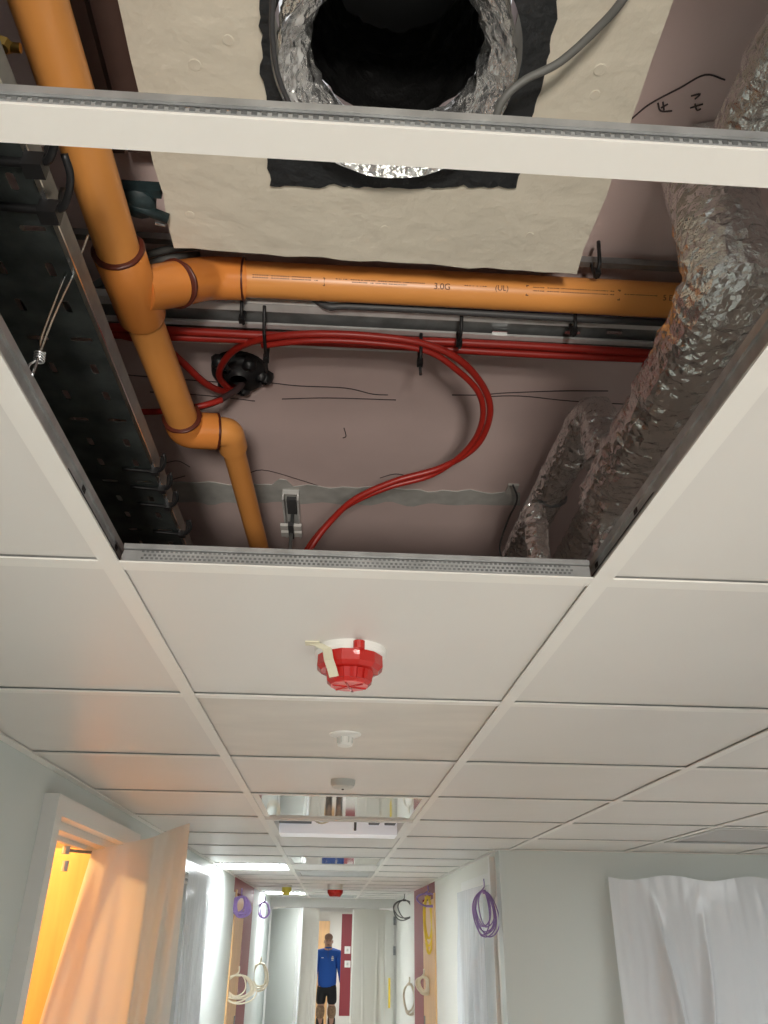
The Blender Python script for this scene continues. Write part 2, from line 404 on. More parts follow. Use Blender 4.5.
for n, (li, k) in enumerate(LIT):
    lab = {(0, 8): 'glaring lit ceiling panel beside the left wall', (0, 15): 'small lit ceiling panel at far left near the double doors'}.get((li, k), 'added lit ceiling panel outside the view, brightening hall and void')
    lit_panel(li, k, lab)
def far_panel(x0, x1, y0, y1, label):  # added panels that brighten the corridor beyond the doors
    t = thing('ceiling_light', label, 'ceiling light', ((x0+x1)/2, (y0+y1)/2, ZC), 'lit ceiling panels')
    MB().box(x0, x1, y0, y1, ZC-.012, ZC-.001).build('frame', M['trimw'], t); MB().box(x0+.02, x1-.02, y0+.02, y1-.02, ZC-.016, ZC-.012).build('diffuser', M['litf'], t)
far_panel(-.25, .35, 13.2, 14.4, 'added lit ceiling panel just beyond the far double doors')
far_panel(-.25, .35, 17.4, 18.6, 'added lit ceiling panel deep in the corridor behind the walking man')
# unlit glossy lens panel (near), open luminaire behind it, small glossy one further
def lens_panel(li, k, label, d=.576):
    lx, lw, y, wy = cell(li, k)
    t = thing('ceiling_light', label, 'ceiling light', (lx+lw/2, y+wy/2, ZC))
    e = .02; f = MB()
    f.box(lx, lx+e, y, y+wy, ZC+.003, ZC+.05); f.box(lx+lw-e, lx+lw, y, y+wy, ZC+.003, ZC+.05); f.box(lx+e, lx+lw-e, y, y+.012, ZC+.003, ZC+.05); f.box(lx+e, lx+lw-e, y+wy-.012, y+wy, ZC+.003, ZC+.05)
    f.build('frame', M['trimw'], t)
    MB().box(lx+e, lx+lw-e, y+.012, y+wy-.012, ZC+.004, ZC+.012).build('lens', M['gloss'], t)
lens_panel(1, 3, 'unlit mirror-like lens panel just beyond the grey smoke detector')
lens_panel(1, 7, 'small unlit glossy lens panel in front of the dark slot grille')
lx, lw, y, wy = cell(1, 4)
t = thing('ceiling_light', 'open recessed light fitting with white edges and a dark gear tray', 'ceiling light', (lx+lw/2, y+wy/2, ZC))
b = MB(); e = .03
b.box(lx, lx+e, y, y+wy, ZC-.004, ZC+.09); b.box(lx+lw-e, lx+lw, y, y+wy, ZC-.004, ZC+.09); b.box(lx+e, lx+lw-e, y, y+.014, ZC-.006, ZC+.02)
b.build('frame', M['trimw'], t)
MB().box(lx+e, lx+lw-e, y+wy-.15, y+wy, ZC-.008, ZC+.06).build('lamp_cover', M['lamp'], t)
MB().box(lx+e, lx+lw-e, y+.014, y+wy-.15, ZC+.085, ZC+.09).build('gear_tray', M['cream'], t)
MB().box(lx+e, lx+.17, y+.2, y+wy-.16, ZC+.03, ZC+.085).build('driver', M['valve'], t)
for dx in (.42, .49): MB().box(lx+dx, lx+dx+.045, y+.3, y+wy-.16, ZC+.03, ZC+.085).build('terminal_block', M['dgrey'], t)
b = MB(); b.tube(smooth_path([(lx+.17, y+.36, ZC+.05), (lx+.21, y+.3, ZC+.02), (lx+.25, y+.38, ZC+.04), (lx+.31, y+.36, ZC+.07)]), .004, 6); b.build('wire', M['cream'], t)
b = MB(); b.tube([(lx+.36, y+.36, ZC+.0), (lx+.36, y+.36, ZC+.085)], .006, 6); b.build('post', M['grey'], t)
# grilles
def grille(li, k, label, n, y_off=0, depth=.576):
    lx, lw, y, wy = cell(li, k); y += y_off; wy = depth
    t = thing('ceiling_grille', label, 'air grille', (lx+lw/2, y+wy/2, ZC))
    f = MB(); e = .03
    f.box(lx, lx+e, y, y+wy, ZC-.004, ZC+.02); f.box(lx+lw-e, lx+lw, y, y+wy, ZC-.004, ZC+.02); f.box(lx+e, lx+lw-e, y, y+e, ZC-.004, ZC+.02); f.box(lx+e, lx+lw-e, y+wy-e, y+wy, ZC-.004, ZC+.02)
    f.build('frame', M['vent'], t); MB().box(lx+e, lx+lw-e, y+e, y+wy-e, ZC+.03, ZC+.034).build('backing', M['ventdk'], t)
    st = (wy-2*e)/n
    me = MB().bar((0,0,0), (lw-2*e,0,0), .028, .003, Vector((0,.6,.8))).mesh('slat', [M['vent']], False)
    for i in range(n): link(me, 'slat', t).location = (lx+e, y+e+st*(i+.5), ZC+.01)
grille(4, 4, 'grey ceiling grille above the facing wall at far right', 6)
grille(1, 9, 'dark slotted ceiling grille in front of the far red detector', 7)
grille(1, 16, 'pale slotted ceiling grille just before the double doors', 5)

def ceil_pt(px, py): return P(px, py, z=ZC+.005)
# red capped smoke detector
c = Vector((X0+.288-.004, row_y(0)+.300, ZC+.005))
t = thing('smoke_detector', 'large red dust-capped smoke detector with masking tape, nearest on ceiling', 'smoke detector', c)
MB().lathe([(.056,0),(.056,.008),(.052,.013)], c, 40).build('base', M['wht'], t, True, True)
capo = MB().lathe([(.0515,.009),(.0525,.030),(.046,.036),(.038,.037),(.0355,.052),(.030,.057)], c, 12).build('cap', M['redcap'], t, False)
b = MB().lathe([(.0295,.0565),(.0295,.0582)], c, 12); b.build('cap_face', M['redlens'], capo)
for a in range(3): 
    an = a*PI/3+.3; d = Vector((math.cos(an), math.sin(an), 0))*.027
    MB().bar(c-d+Vector((0,0,-.0592)), c+d+Vector((0,0,-.0592)), .0025, .002).build('rib', M['redcap'], capo)
for a in (-2.2, -1.9, -1.5, -1.2, -.9):
    d = Vector((math.cos(a), math.sin(a), 0))
    MB().bar(c+d*.038+Vector((0,0,-.038)), c+d*.0365+Vector((0,0,-.053)), .006, .004, d).build('grip', M['redcap'], capo)
b = MB().lathe([(.009,.0),(.009,.012)], c+Vector((.012,-.056,-.004)), 12); b.build('tab', M['redcap'], capo)
# masking tape strip running from the tile over the rim and down the cap
tp = [c+Vector((-.062,-.030,-.0006)), c+Vector((-.050,-.034,-.004)), c+Vector((-.036,-.0395,-.012)), c+Vector((-.0325,-.0455,-.031)), c+Vector((-.028,-.036,-.040)), c+Vector((-.0235,-.0325,-.053))]
b = MB(); sd = Vector((.80,-.60,0))*.0085
b.add([p-sd for p in tp]+[p+sd for p in tp], [(i, i+1, 7+i, 6+i) for i in range(5)])
b.build('tape_strip', M['mtape'], t, solid=.0012)
MB().box(c.x-.070, c.x-.048, c.y-.040, c.y-.022, c.z-.002, c.z-.0002).build('tape_end', M['mtape'], t)
# white sprinkler rose
c = Vector((X0+.288-.002, row_y(1)+.30, ZC+.005))
t = thing('ceiling_sprinkler', 'small white sprinkler head with round rose on the stained tile', 'sprinkler', c)
MB().lathe([(.036,0),(.035,.003),(.020,.008)], c, 28).build('rose', M['wht'], t, True, True)
MB().lathe([(.015,.006),(.015,.020),(.017,.021),(.017,.026),(.012,.028)], c, 16).build('nozzle', M['wht'], t, False)
for a in range(6):
    d = Vector((math.cos(a*PI/3), math.sin(a*PI/3), 0)); MB().bar(c+d*.0165+Vector((0,0,-.008)), c+d*.0165+Vector((0,0,-.021)), .003, .003).build('fin', M['offw'], t)
# grey detector
c = Vector((X0+.288+.002, row_y(2)+.31, ZC+.005))
t = thing('smoke_detector', 'flat grey-white smoke detector in front of the mirror-like lens panel', 'smoke detector', c)
MB().lathe([(.036,0),(.036,.014)], c, 28).build('base', M['offw'], t, True, True)
MB().lathe([(.035,.014),(.034,.019),(.024,.024),(.010,.025)], c, 10).build('cover', M['offw'], t)
MB().lathe([(.004,.025),(.003,.028)], c, 8).build('indicator', M['dgrey'], t)
# far red detector, yellow capped one
c = P(335.5, 884, z=ZC+.005)
t = thing('smoke_detector', 'far red-capped smoke detector on a white base down the corridor', 'smoke detector', c)
MB().lathe([(.075,0),(.07,.05)], c, 20).build('base', M['wht'], t, True, True); MB().lathe([(.072,.05),(.072,.075),(.05,.105),(.02,.11)], c, 16).build('cap', M['redcap'], t)
c = P(287, 885, z=ZC+.005)
t = thing('smoke_detector', 'small yellow-capped detector left of the far red one', 'smoke detector', c)
MB().lathe([(.05,0),(.05,.02)], c, 20).build('base', M['wht'], t, True, True); MB().lathe([(.046,.02),(.045,.06),(.03,.085),(.01,.09)], c, 16).build('cap', M['ylamp'], t)

# ================================================================== FIRE BATT AND DUCT
ZB = .80
def batt_ring(outer, hole_c, hr, z0, z1, rag, seg_per=22):
    pts = []
    for a, b_ in zip(outer, outer[1:]+outer[:1]):
        for i in range(seg_per):
            p = a.lerp(b_, i/seg_per); n = Vector((b_.y-a.y, a.x-b_.x)).normalized() if hasattr(a, 'x') else None
            k = (mnoise.noise((p.x*35, p.y*35, z0))+.7*mnoise.noise((p.x*120, p.y*120, z0)))*rag; pts.append(Vector((p.x+n.x*k, p.y+n.y*k)))
    n = len(pts); inn = []
    for p in pts:
        d = (p-Vector((hole_c.x, hole_c.y))); d.normalize(); inn.append(Vector((hole_c.x, hole_c.y))+d*hr)
    vs = [(p.x, p.y, z0) for p in pts]+[(p.x, p.y, z0) for p in inn]+[(p.x, p.y, z1) for p in pts]+[(p.x, p.y, z1) for p in inn]
    fs = []
    for i in range(n):
        j = (i+1) % n
        fs += [(i, n+i, n+j, j), (2*n+i, 2*n+j, 3*n+j, 3*n+i), (i, j, 2*n+j, 2*n+i), (n+i, 3*n+i, 3*n+j, n+j)]
    return vs, fs
def xy(px, py, zr): p = PZ(px, py, zr); return Vector((p.x, p.y))
A, B = xy(174, 248, ZB), xy(576, 274, ZB)
bl = xy(140, 100, ZB); br = xy(638, 100, ZB)
dl = (bl-A).normalized(); dr_ = (br-B).normalized()
outer = [A, B, B+dr_*.95, A+dl*.95]
t = thing('fire_batt', 'cream coated fire batt board fixed overhead around the round duct', 'fire board', (DUCT.x, DUCT.y, CZ+ZB))
MB().add(*batt_ring(outer, DUCT, .136, CZ+ZB, ZS-.002, .004)).build('board', M['batt'], t)
q = [xy(270, 184, ZB), xy(518, 186, ZB), xy(556, -2, ZB)+Vector((0,-.20)), xy(262, -2, ZB)+Vector((0,-.20))]
MB().add(*batt_ring(q, DUCT, .130, CZ+ZB-.0035, CZ+ZB-.0002, .005, 50)).build('mastic_seal', M['mastic'], t)
for px, py, r in ((195,65,.007),(228,40,.006),(470,262,.0),(595,95,.006),(600,70,.007),(385,229,.006),(530,235,.005),(190,215,.006)):
    if r: MB().lathe([(r,0),(r*.9,.0006)], PZ(px, py, ZB), 12).build('fixing_dimple', M['batt'], t)
# flexible foil duct
t = thing('flexible_duct', 'round foil-wrapped duct end with a black hollow opening overhead', 'duct', (DUCT.x, DUCT.y, CZ+.73))
def ringed(r0, r1, z0, z1, nz, jit, jf, seg=72, flare=None):
    b = MB()
    def fn(u, v):
        a = 2*PI*u; z = z0+(z1-z0)*v; r = r0+(r1-r0)*v+(flare(v) if flare else 0)
        p = Vector((DUCT.x+r*math.cos(a), DUCT.y+r*math.sin(a), z)); k = jit*(mnoise.noise(Vector((math.cos(a)*4, math.sin(a)*4, z*jf)))+.6*mnoise.noise(Vector((math.cos(a)*11, math.sin(a)*11, z*jf*2))))
        return (p.x+k*math.cos(a), p.y+k*math.sin(a), z+.4*k)
    return b.grid(fn, seg, nz)
ringed(.120, .123, CZ+.772, CZ+.815, 16, .006, 60).build('foil_sleeve', M['foil'], t, True)
ringed(.118, .094, CZ+.774, CZ+.84, 16, .007, 40, flare=lambda v: -.012*math.sin(v*PI)).build('foil_lip', M['foil'], t, True)
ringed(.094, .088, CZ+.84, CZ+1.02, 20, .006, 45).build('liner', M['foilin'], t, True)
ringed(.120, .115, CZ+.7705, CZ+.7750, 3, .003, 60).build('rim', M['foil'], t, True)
MB().lathe([(.094,0),(.094,.01)], (DUCT.x, DUCT.y, CZ+1.00), 32, down=False).build('depth_shade_cap', M['black'], t)  # black disc standing in for the dark depth of the duct
# thin grey cable tucked behind the duct
b = MB(); b.tube(smooth_path([PZ(492, 130, .74), PZ(503, 100, .75), PZ(525, 80, .76), PZ(560, 62, .765), PZ(598, 28, .77), PZ(624, -2, .77), PZ(660, -60, .78)]), .0042, 8)
tag(b.build('cable', M['grey'], None, True), 'single grey cable running past the round duct over the fire batt', 'cable')
b = MB(); b.tube(smooth_path([PZ(274, -20, .775), PZ(272, 30, .77), PZ(278, 75, .765), PZ(292, 110, .765), PZ(300, 135, .77)]), .0028, 8)
tag(b.build('cable', M['dgrey'], None, True), 'thin dark cable hugging the left rim of the round duct', 'cable')

# ================================================================== ORANGE SPRINKLER PIPE
ZM, ZX, RP = .735, .845, .0262
pm = thing('sprinkler_pipe', 'orange plastic sprinkler pipe with tee and elbows crossing the ceiling void', 'pipe', PZ(135, 290, ZM))
def along(px, py, z, dy): p = PZ(px, py, z); return p
T0 = PZ(118, 250, ZM)            # pipe enters the tee
T1 = PZ(143, 318, ZM)            # leaves the tee
E1 = PZ(186, 430, ZM)
ax = (E1-PZ(55, 20, ZM)).normalized()
S0 = PZ(55, 20, ZM)-ax*.75
MB().tube([S0, T0+ax*.01], RP, 36).build('pipe', M['orange'], pm, True, True)
MB().tube([T1-ax*.01, E1-ax*.02], RP*.96, 36).build('pipe', M['orange'], pm, True, True)
# tee body
tee = MB(); tee.tube([T0, T0+ax*.003, T0.lerp(T1, .45), T1-ax*.006, T1], [RP*1.17, RP*1.22, RP*1.2, RP*1.22, RP*1.12], 36)
teeo = tee.build('tee_fitting', M['fitting'], pm, True, True)
def glue(p, d, r, parent=pm, wd=.0045):
    MB().tube([p-d*wd/2, p-d*wd/4, p+d*wd/4, p+d*wd/2], [r*1.0, r*1.06, r*1.06, r], 32, jit=.0012, jf=120).build('cement_ring', M['glue'], parent, True)
glue(T0, ax, RP*1.17)
# branch: socket out of the tee, angle fitting, then the long cross pipe
C0 = PZ(140, 290, ZM); C1 = PZ(176, 284, .775); C2 = PZ(208, 278, ZX-.01); C3 = PZ(244, 279, ZX); C4 = PZ(720, 303, ZX)
cx_ = (C4-C3).normalized(); C5 = C4+cx_*.35
MB().tube([C0, C1], [RP*1.12, RP*1.16], 36).build('branch_socket', M['fitting'], pm, True, True)
MB().tube(resample(fillet([C1, C2, C3], .05, 10), .01), RP*1.17, 36).build('elbow_fitting', M['fitting'], pm, True, True)
crossp = MB().tube([C3-cx_*.01, C5], RP, 36).build('pipe', M['orange'], pm, True, True)
glue(C1, (C2-C1).normalized(), RP*1.2); glue(C3, cx_, RP*1.15)
# lower elbows and the thinner run on
E2 = PZ(229, 432, ZM+.012); e12 = (E2-E1).normalized(); E3 = PZ(264, 566, ZM-.015); RQ = .0198
MB().tube(resample(fillet([E1-ax*.035, E1, E1.lerp(E2, .72)], .03, 10), .006), RP*1.18, 32).build('elbow_fitting', M['fitting'], pm, True, True)
MB().tube(resample(fillet([E1.lerp(E2, .66), E2, E2.lerp(E3, .09)], .03, 10), .006), RP*.95, 32).build('elbow_fitting', M['orange'], pm, True, True)
MB().tube([E2.lerp(E3, .06), E3+(E3-E2)*.4], RQ, 32).build('pipe', M['orange'], pm, True, True)
glue(E1-ax*.037, ax, RP*1.14); glue(E1.lerp(E2, .72), e12, RP*1.15)
# print along the cross pipe
def pipe_text(s, frac_px, size, tilt=.0):
    cu = bpy.data.curves.new('t', 'FONT'); cu.body = s; cu.size = size; cu.align_x = 'CENTER'; cu.align_y = 'CENTER'
    o = bpy.data.objects.new('t', cu); col.objects.link(o); bpy.context.view_layer.update()
    me = bpy.data.meshes.new_from_object(o.evaluated_get(bpy.context.evaluated_depsgraph_get())); bpy.data.objects.remove(o)
    base = PZ(frac_px, 290, ZX); s0 = (base-C3).dot(cx_); ctr = C3+cx_*s0
    toc = (Vector((0,0,CZ))-ctr); toc -= cx_*toc.dot(cx_); toc.normalize(); upd = cx_.cross(toc)
    if upd.z < 0: upd = -upd
    if upd.dot(upv) < 0: upd = -upd
    r = RP+.0004
    for v in me.vertices:
        a = (v.co.y)/r+tilt; v.co = ctr+cx_*v.co.x+(toc*math.cos(a)+upd*math.sin(a))*r
    me.materials.clear(); me.materials.append(M['print'])
    o = bpy.data.objects.new('pipe_print', me); col.objects.link(o); attach(o, crossp); o.matrix_parent_inverse = Matrix.Identity(4)
    return o
def pipe_marks(px0, px1, row, w0=.002, gap=.0012, h=.0013):
    b = MB(); rnd = random.Random(int(px0*7+row*100)); p0 = PZ(px0, 290, ZX); p1 = PZ(px1, 290, ZX); s = (p0-C3).dot(cx_); s1 = (p1-C3).dot(cx_)
    r = RP+.0004
    while s < s1:
        wd = w0*(.5+rnd.random()); ctr = C3+cx_*s; toc = (Vector((0,0,CZ))-ctr); toc -= cx_*toc.dot(cx_); toc.normalize(); upd = cx_.cross(toc)
        if upd.dot(upv) < 0: upd = -upd
        vs = []
        for ds, da in ((0,0),(wd,0),(wd,h),(0,h)):
            a = (row+da)/r; vs.append(ctr+cx_*ds+(toc*math.cos(a)+upd*math.sin(a))*r)
        b.add(vs, [(0,1,2,3)]); s += wd+gap*(.5+rnd.random())*(3 if rnd.random() < .18 else 1)
    o = b.build('pipe_print', M['print'], None); attach(o, crossp); o.matrix_parent_inverse = Matrix.Identity(4)
for a in ((256,312,.006),(256,318,.0025),(336,425,.006),(352,405,.0025),(530,612,.0085),(530,612,.0035),(462,484,.006),(622,656,.005)): pipe_marks(*a)
pipe_text('3.0G', 440, .0125, .12); pipe_text('(UL)', 499, .011, .2); pipe_text('[', 524, .017, .2); pipe_text(']', 617, .017, .2); pipe_text(']', 325, .013, .1); pipe_text('5 E1', 668, .0115, .12)

# ================================================================== CROSS CABLE CHANNEL, RED CABLES
ZK = .835
K0 = PZ(105, 296, ZK); K1 = PZ(700, 325, ZK); kd = (K1-K0).normalized(); K0 = K0-kd*.35; K1 = K1+kd*.4
w1 = (P(400, 352, z=CZ+ZK)-P(400, 311, z=CZ+ZK)).y
kn = Vector((-kd.y, kd.x, 0)); 
if kn.y < 0: kn = -kn
t = thing('cable_channel', 'galvanised metal cable channel running across the void behind the orange pipe', 'cable tray', K0.lerp(K1, .5))
def strip(off, wd, z, th, name, mt, parent=t): MB().bar(K0+kn*(off+wd/2)+Vector((0,0,z)), K1+kn*(off+wd/2)+Vector((0,0,z)), wd, th).build(name, mt, parent)
strip(0, w1, .012, .0015, 'base_plate', M['galvdk'])
strip(0, .016, 0, .002, 'lip', M['galvlt']); strip(-.001, .0015, .006, .014, 'flange', M['galvlt'])
strip(w1*.47, .010, .001, .004, 'rib', M['galvlt']); strip(w1-.008, .009, .001, .003, 'lip', M['galvlt']); strip(w1, .0015, .006, .014, 'flange', M['galvlt'])
for px in (230, 500, 573, 615, 175, 330):
    p = PZ(px, 333, ZK); MB().bar(p-kd*.012+kn*.002+Vector((0,0,.006)), p+kd*.012+kn*.002+Vector((0,0,.006)), .006, .007).build('slot_tab', M['steel'], t)
def chan(pts, r, mt, label, name='cable', cat='cable', group=None, n=8, seg=10):
    return tag(MB().tube(smooth_path(pts, n), r, seg).build(name, mt, None, True), label, cat, group)
for i, (f, z, r, lab) in enumerate(((.60, -.010, .0065, 'straight red fire alarm cable clipped under the channel, nearer of two'), (.76, -.010, .0065, 'straight red fire alarm cable clipped under the channel, further of two'))):
    chan([K0.lerp(K1, s)+kn*w1*f+Vector((0,0,z+.002*math.sin(s*14+i*2))) for s in [j/12 for j in range(13)]], r, M['red'], lab)
# cables lying in the gap between orange pipe and channel
for i, (off, z, r, mt, lab) in enumerate(((-.008, -.006, .0055, 'dgrey', 'thick black cable lying between orange pipe and metal channel'), (-.008, .0075, .0045, 'purple', 'purple cable lying between orange pipe and metal channel'), (-.0175, .0, .0033, 'offw', 'pale grey cable tucked right behind the orange cross pipe'))):
    chan([K0.lerp(K1, s)+kn*(off+.001*math.sin(s*9+i))+Vector((0,0,z+.0015*math.sin(s*17+i*2)+(.035 if s < .4 else 0))) for s in [.385, .41]+[.43+j*.57/10 for j in range(11)]], r, M[mt], lab)
# the two looping red cables
loop = [(232,392,.880),(219,375,.86),(232,352,.835),(262,339,.815),(310,334,.812),(370,336,.812),(425,344,.810),(462,362,.80),(486,392,.79),(489,420,.78),(474,448,.77),(440,468,.755),(395,481,.735),(355,499,.71),(330,522,.68),(312,546,.64),(303,566,.60),(300,590,.55)]
chan([PZ(*p) for p in loop], .0058, M['red'], 'outer of two red cables drooping in a big loop below the channel', group=None)
chan([PZ(x-(7 if i > 6 else 0), y+6.5-(5 if 7 < i < 11 else 0), z-.004) for i, (x, y, z) in enumerate(loop) if i > 2], .0052, M['red'], 'inner of two red cables drooping in a big loop below the channel')
chan([PZ(*p) for p in ((120,335,.83),(160,345,.83),(180,360,.82),(205,383,.83),(225,392,.86),(236,388,.89))], .006, M['red'], 'short red cable curving from behind the orange pipe into the black seal')
chan([PZ(*p) for p in ((138,412,.80),(165,411,.80),(200,406,.81),(222,400,.83))], .0055, M['red'], 'short red cable end poking out low beside the orange pipe')
chan([PZ(*p) for p in ((198,407,.81),(215,402,.825),(235,391,.86),(245,380,.89))], .0062, M['rwire'], 'dark sheathed cable dropping from the black seal')
# black fire seal
p = zsof(240, 369)
t = thing('cable_seal', 'round black putty seal where cables pass through pink board', 'seal', p)
MB().lathe([(.052,0),(.050,.012),(.040,.022),(.015,.026)], p, 28).build('putty', M['black'], t, True)
rnd = random.Random(3)
for i in range(9):
    a = rnd.random()*6.28; r = .03+.02*rnd.random(); MB().lathe([(.016,0),(.013,.014),(.004,.02)], p+Vector((r*math.cos(a), r*math.sin(a), -.008)), 8).build('lump', M['black'], t, True)
# cable ties round the channel
def tie(px, py, zr, label, L=.05, drop=.03, group='black cable ties on the channel'):
    p = PZ(px, py, zr)
    t = thing('cable_tie', label, 'cable tie', p, group)
    MB().tube(smooth_path([p-kn*L+Vector((0,0,.02)), p-kn*L*.6+Vector((0,0,-.012)), p+Vector((0,0,-.018)), p+kn*.012+Vector((0,0,-.010)), p+kn*.016+Vector((0,0,.012))], 5), .0028, 6).build('strap', M['black'], t, True)
    MB().box(p.x-.0045, p.x+.0045, p.y-.002, p.y+.008, p.z-.024, p.z-.013).build('head', M['black'], t)
    MB().tube([p+Vector((0,.006,-.018)), p+Vector((.002,.012,-.018-drop))], .0022, 6).build('tail', M['black'], t)
    return t
tie(267, 348, .815, 'black cable tie round the red cables above the round seal', .075, .02)
tie(420, 352, .808, 'black cable tie at the start of the drooping red loop', .02, .018)
tie(459, 332, .825, 'black cable tie right of the red loop on the channel', .035, .006)
tie(573, 320, .83, 'small black cable tie furthest right on the channel', .015, .004)
tie(243, 308, .83, 'black cable tie on the channel below the pipe elbow', .02, .004)
tie(596, 262, .865, 'black cable tie standing behind the orange pipe beside the batt corner', .02, .002)

# ================================================================== LEFT PERFORATED CABLE TRAY
ZL = .60
TR = PZ(115, 364, ZL).x-.002; TW = .30
tray = thing('cable_tray', 'shade-darkened perforated steel cable tray along the left of the opening', 'cable tray', (TR-TW/2, .8, CZ+ZL))
def perforated(x0, x1, y0, y1, z, cx, cy):
    b = MB(); nx = int(round((x1-x0)/cx)); ny = int(round((y1-y0)/cy)); cx = (x1-x0)/nx; cy = (y1-y0)/ny
    for j in range(ny):
        for i in range(nx):
            ox = x0+i*cx; oy = y0+j*cy; mx = ox+cx/2; my = oy+cy/2
            tr = (j % 3 == 0)
            hl, hw = (.0125, .0040) if tr else (.0042, .0100)
            hole = []
            for k in range(12):
                a = 2*PI*(k+.5)/12
                hole.append((mx+hl*max(-1, min(1, 1.25*math.cos(a))), my+hw*max(-1, min(1, 1.25*math.sin(a))), z))
            rect = []
            for k in range(12):
                a = 2*PI*(k+.5)/12; c_, s_ = math.cos(a), math.sin(a); q_ = max(abs(c_), abs(s_))
                rect.append((mx+cx/2*c_/q_, my+cy/2*s_/q_, z))
            # snap nearest samples to the corners so that cells meet
            for sx in (1, -1):
                for sy in (1, -1):
                    k = min(range(12), key=lambda n: (rect[n][0]-(mx+sx*cx/2))**2+(rect[n][1]-(my+sy*cy/2))**2); rect[k] = (mx+sx*cx/2, my+sy*cy/2, z)
            b.add(rect+hole, [(k, 12+k, 12+(k+1) % 12, (k+1) % 12) for k in range(12)])
    return b
b = perforated(TR-TW, TR, -.6, 2.4, CZ+ZL, .05, .055)
b.build('perforated_base', M['trayshade'], tray, solid=.0014)
MB().box(TR-.0008, TR+.0008, -.6, 2.4, CZ+ZL, CZ+ZL+.026).build('side_flange', M['galvdk'], tray)
MB().box(TR-.0035, TR+.0012, -.6, 2.4, CZ+ZL-.0022, CZ+ZL+.0008).build('edge_bead', M['steel'], tray)
MB().box(TR-TW-.0008, TR-TW+.0008, -.6, 2.4, CZ+ZL, CZ+ZL+.026).build('side_flange', M['galvdk'], tray)
tray.rotation_euler = (0, 0, -.0125)
# cables lying in the tray
for i, (dx, r, mt, lab) in enumerate(((.06,.014,'dgrey','thick dark cable lying in the perforated tray nearest its right edge'),(.12,.02,'dgrey','thick dark cable lying in the middle of the perforated tray'),(.19,.022,'black','thick black cable lying deep in the perforated tray'),(.25,.016,'dgrey','thick dark cable lying at the wall side of the perforated tray'))):
    chan([(TR-dx+.008*math.sin(j*1.3+i), -.6+j*.25, CZ+ZL+.003+r) for j in range(13)], r, M[mt], lab, group='cables in the tray')
# black ties hooked over the tray edge
def edge_tie(px, py, big, label):
    p = PZ(px, py, ZL)+Vector((.006, 0, 0))
    s = 1.6 if big else 1
    t = thing('cable_tie', label, 'cable tie', p, 'black cable ties on the tray edge')
    MB().tube(smooth_path([p+Vector((-.05*s,.0,-.003)), p+Vector((-.02*s,.002,-.004)), p+Vector((.004,0,-.004)), p+Vector((.005,0,.02))], 5), .003*s, 6).build('strap', M['black'], t, True)
    MB().box(p.x-.007*s, p.x+.004*s, p.y-.005*s, p.y+.005*s, p.z-.011*s, p.z-.001).build('head', M['black'], t)
    MB().tube(smooth_path([p+Vector((0,0,-.006)), p+Vector((.008*s,-.008,-.008)), p+Vector((.016*s,-.022*s,-.004)), p+Vector((.015*s,-.034*s,.004))], 5), .0024*s, 6).build('tail', M['black'], t, True)
edge_tie(33, 158, True, 'large black tie on the tray edge closest to the near ceiling bar')
edge_tie(48, 205, True, 'large black tie on the tray edge, second from the near ceiling bar')
edge_tie(153, 468, False, 'small black hooked tie on tray edge, nearest of the lower four')
edge_tie(160, 486, False, 'small black hooked tie on tray edge, second of the lower four')
edge_tie(166, 503, False, 'small black hooked tie on tray edge, third of the lower four')
edge_tie(180, 531, False, 'small black hooked tie on tray edge, lowest by the far bar')
# suspension wire from tray to main tee
t = thing('hanger_wire', 'thin twisted steel hanger wire from the tray edge to the ceiling bar', 'wire', PZ(34, 372, .43))
wa = PZ(32, 376, .415); wb = PZ(40, 352, .44); wc = PZ(66, 272, .60); wd_ = PZ(74, 272, .605)
MB().tube(smooth_path([wa, wb, PZ(42, 335, .47), wc, PZ(75, 250, .63)]), .0013, 6).build('strand', M['steel'], t, True)
MB().tube(smooth_path([wb, PZ(50, 325, .48), PZ(60, 302, .53), wd_, PZ(88, 235, .66)]), .0013, 6).build('strand', M['steel'], t, True)
hel = []
for i in range(40):
    s = i/39; c_ = wb.lerp(PZ(39, 362, .432), s); hel.append(c_+Vector((.004*math.cos(s*25), .004*math.sin(s*25), 0)))
MB().tube(hel, .0012, 5).build('twist', M['steel'], t, True)
MB().tube(smooth_path([PZ(37, 360, .433), PZ(30, 364, .43), PZ(28, 369, .428)]), .0013, 5).build('wire_end', M['steel'], t, True)

# ---- far-left bits seen in the void: brown strips painted for beams and shaded soffit, valve, grey cables
b = MB(); p0 = PZ(70, 0, .86); p1 = PZ(135, 215, .86)
t = thing('beam_shade_strip', 'dark brown strips for beams and shaded soffit left of the fire batt', 'board', (p0.x, .4, ZS-.02))
xa = PZ(100, 60, .87).x; xb = PZ(128, 60, .87).x; xc = PZ(62, 60, .87).x
MB().box(xa+.002, min(A.x, A.x+dl.x*.9)-.008, -.6, .70, ZS-.026, ZS-.001).build('shade_strip', M['beamshade'], t); MB().box(xc, xa-.002, -.6, .70, ZS-.030, ZS-.001).build('shade_strip', M['beamshade'], t)
vp = PZ(138, 205, .80)
t = thing('pipe_clip', 'small dark green cast clamp beside the orange pipe', 'clamp', vp)
MB().lathe([(.012,-.03),(.012,-.02),(.020,-.018),(.022,.0),(.016,.006),(.006,.008)], vp, 14).build('body', M['valve'], t, True, True)
MB().tube([vp+Vector((-.03,-.012,-.002)), vp+Vector((.035,.016,-.004))], .007, 10).build('clamp_arm', M['valve'], t, True)
MB().tube([vp+Vector((.018,.022,-.006)), vp+Vector((.030,.024,-.006))], .003, 8).build('bolt', M['steel'], t)
MB().box(vp.x-.025, vp.x+.03, vp.y-.02, vp.y-.008, vp.z+.004, vp.z+.02).build('bracket', M['valve'], t)
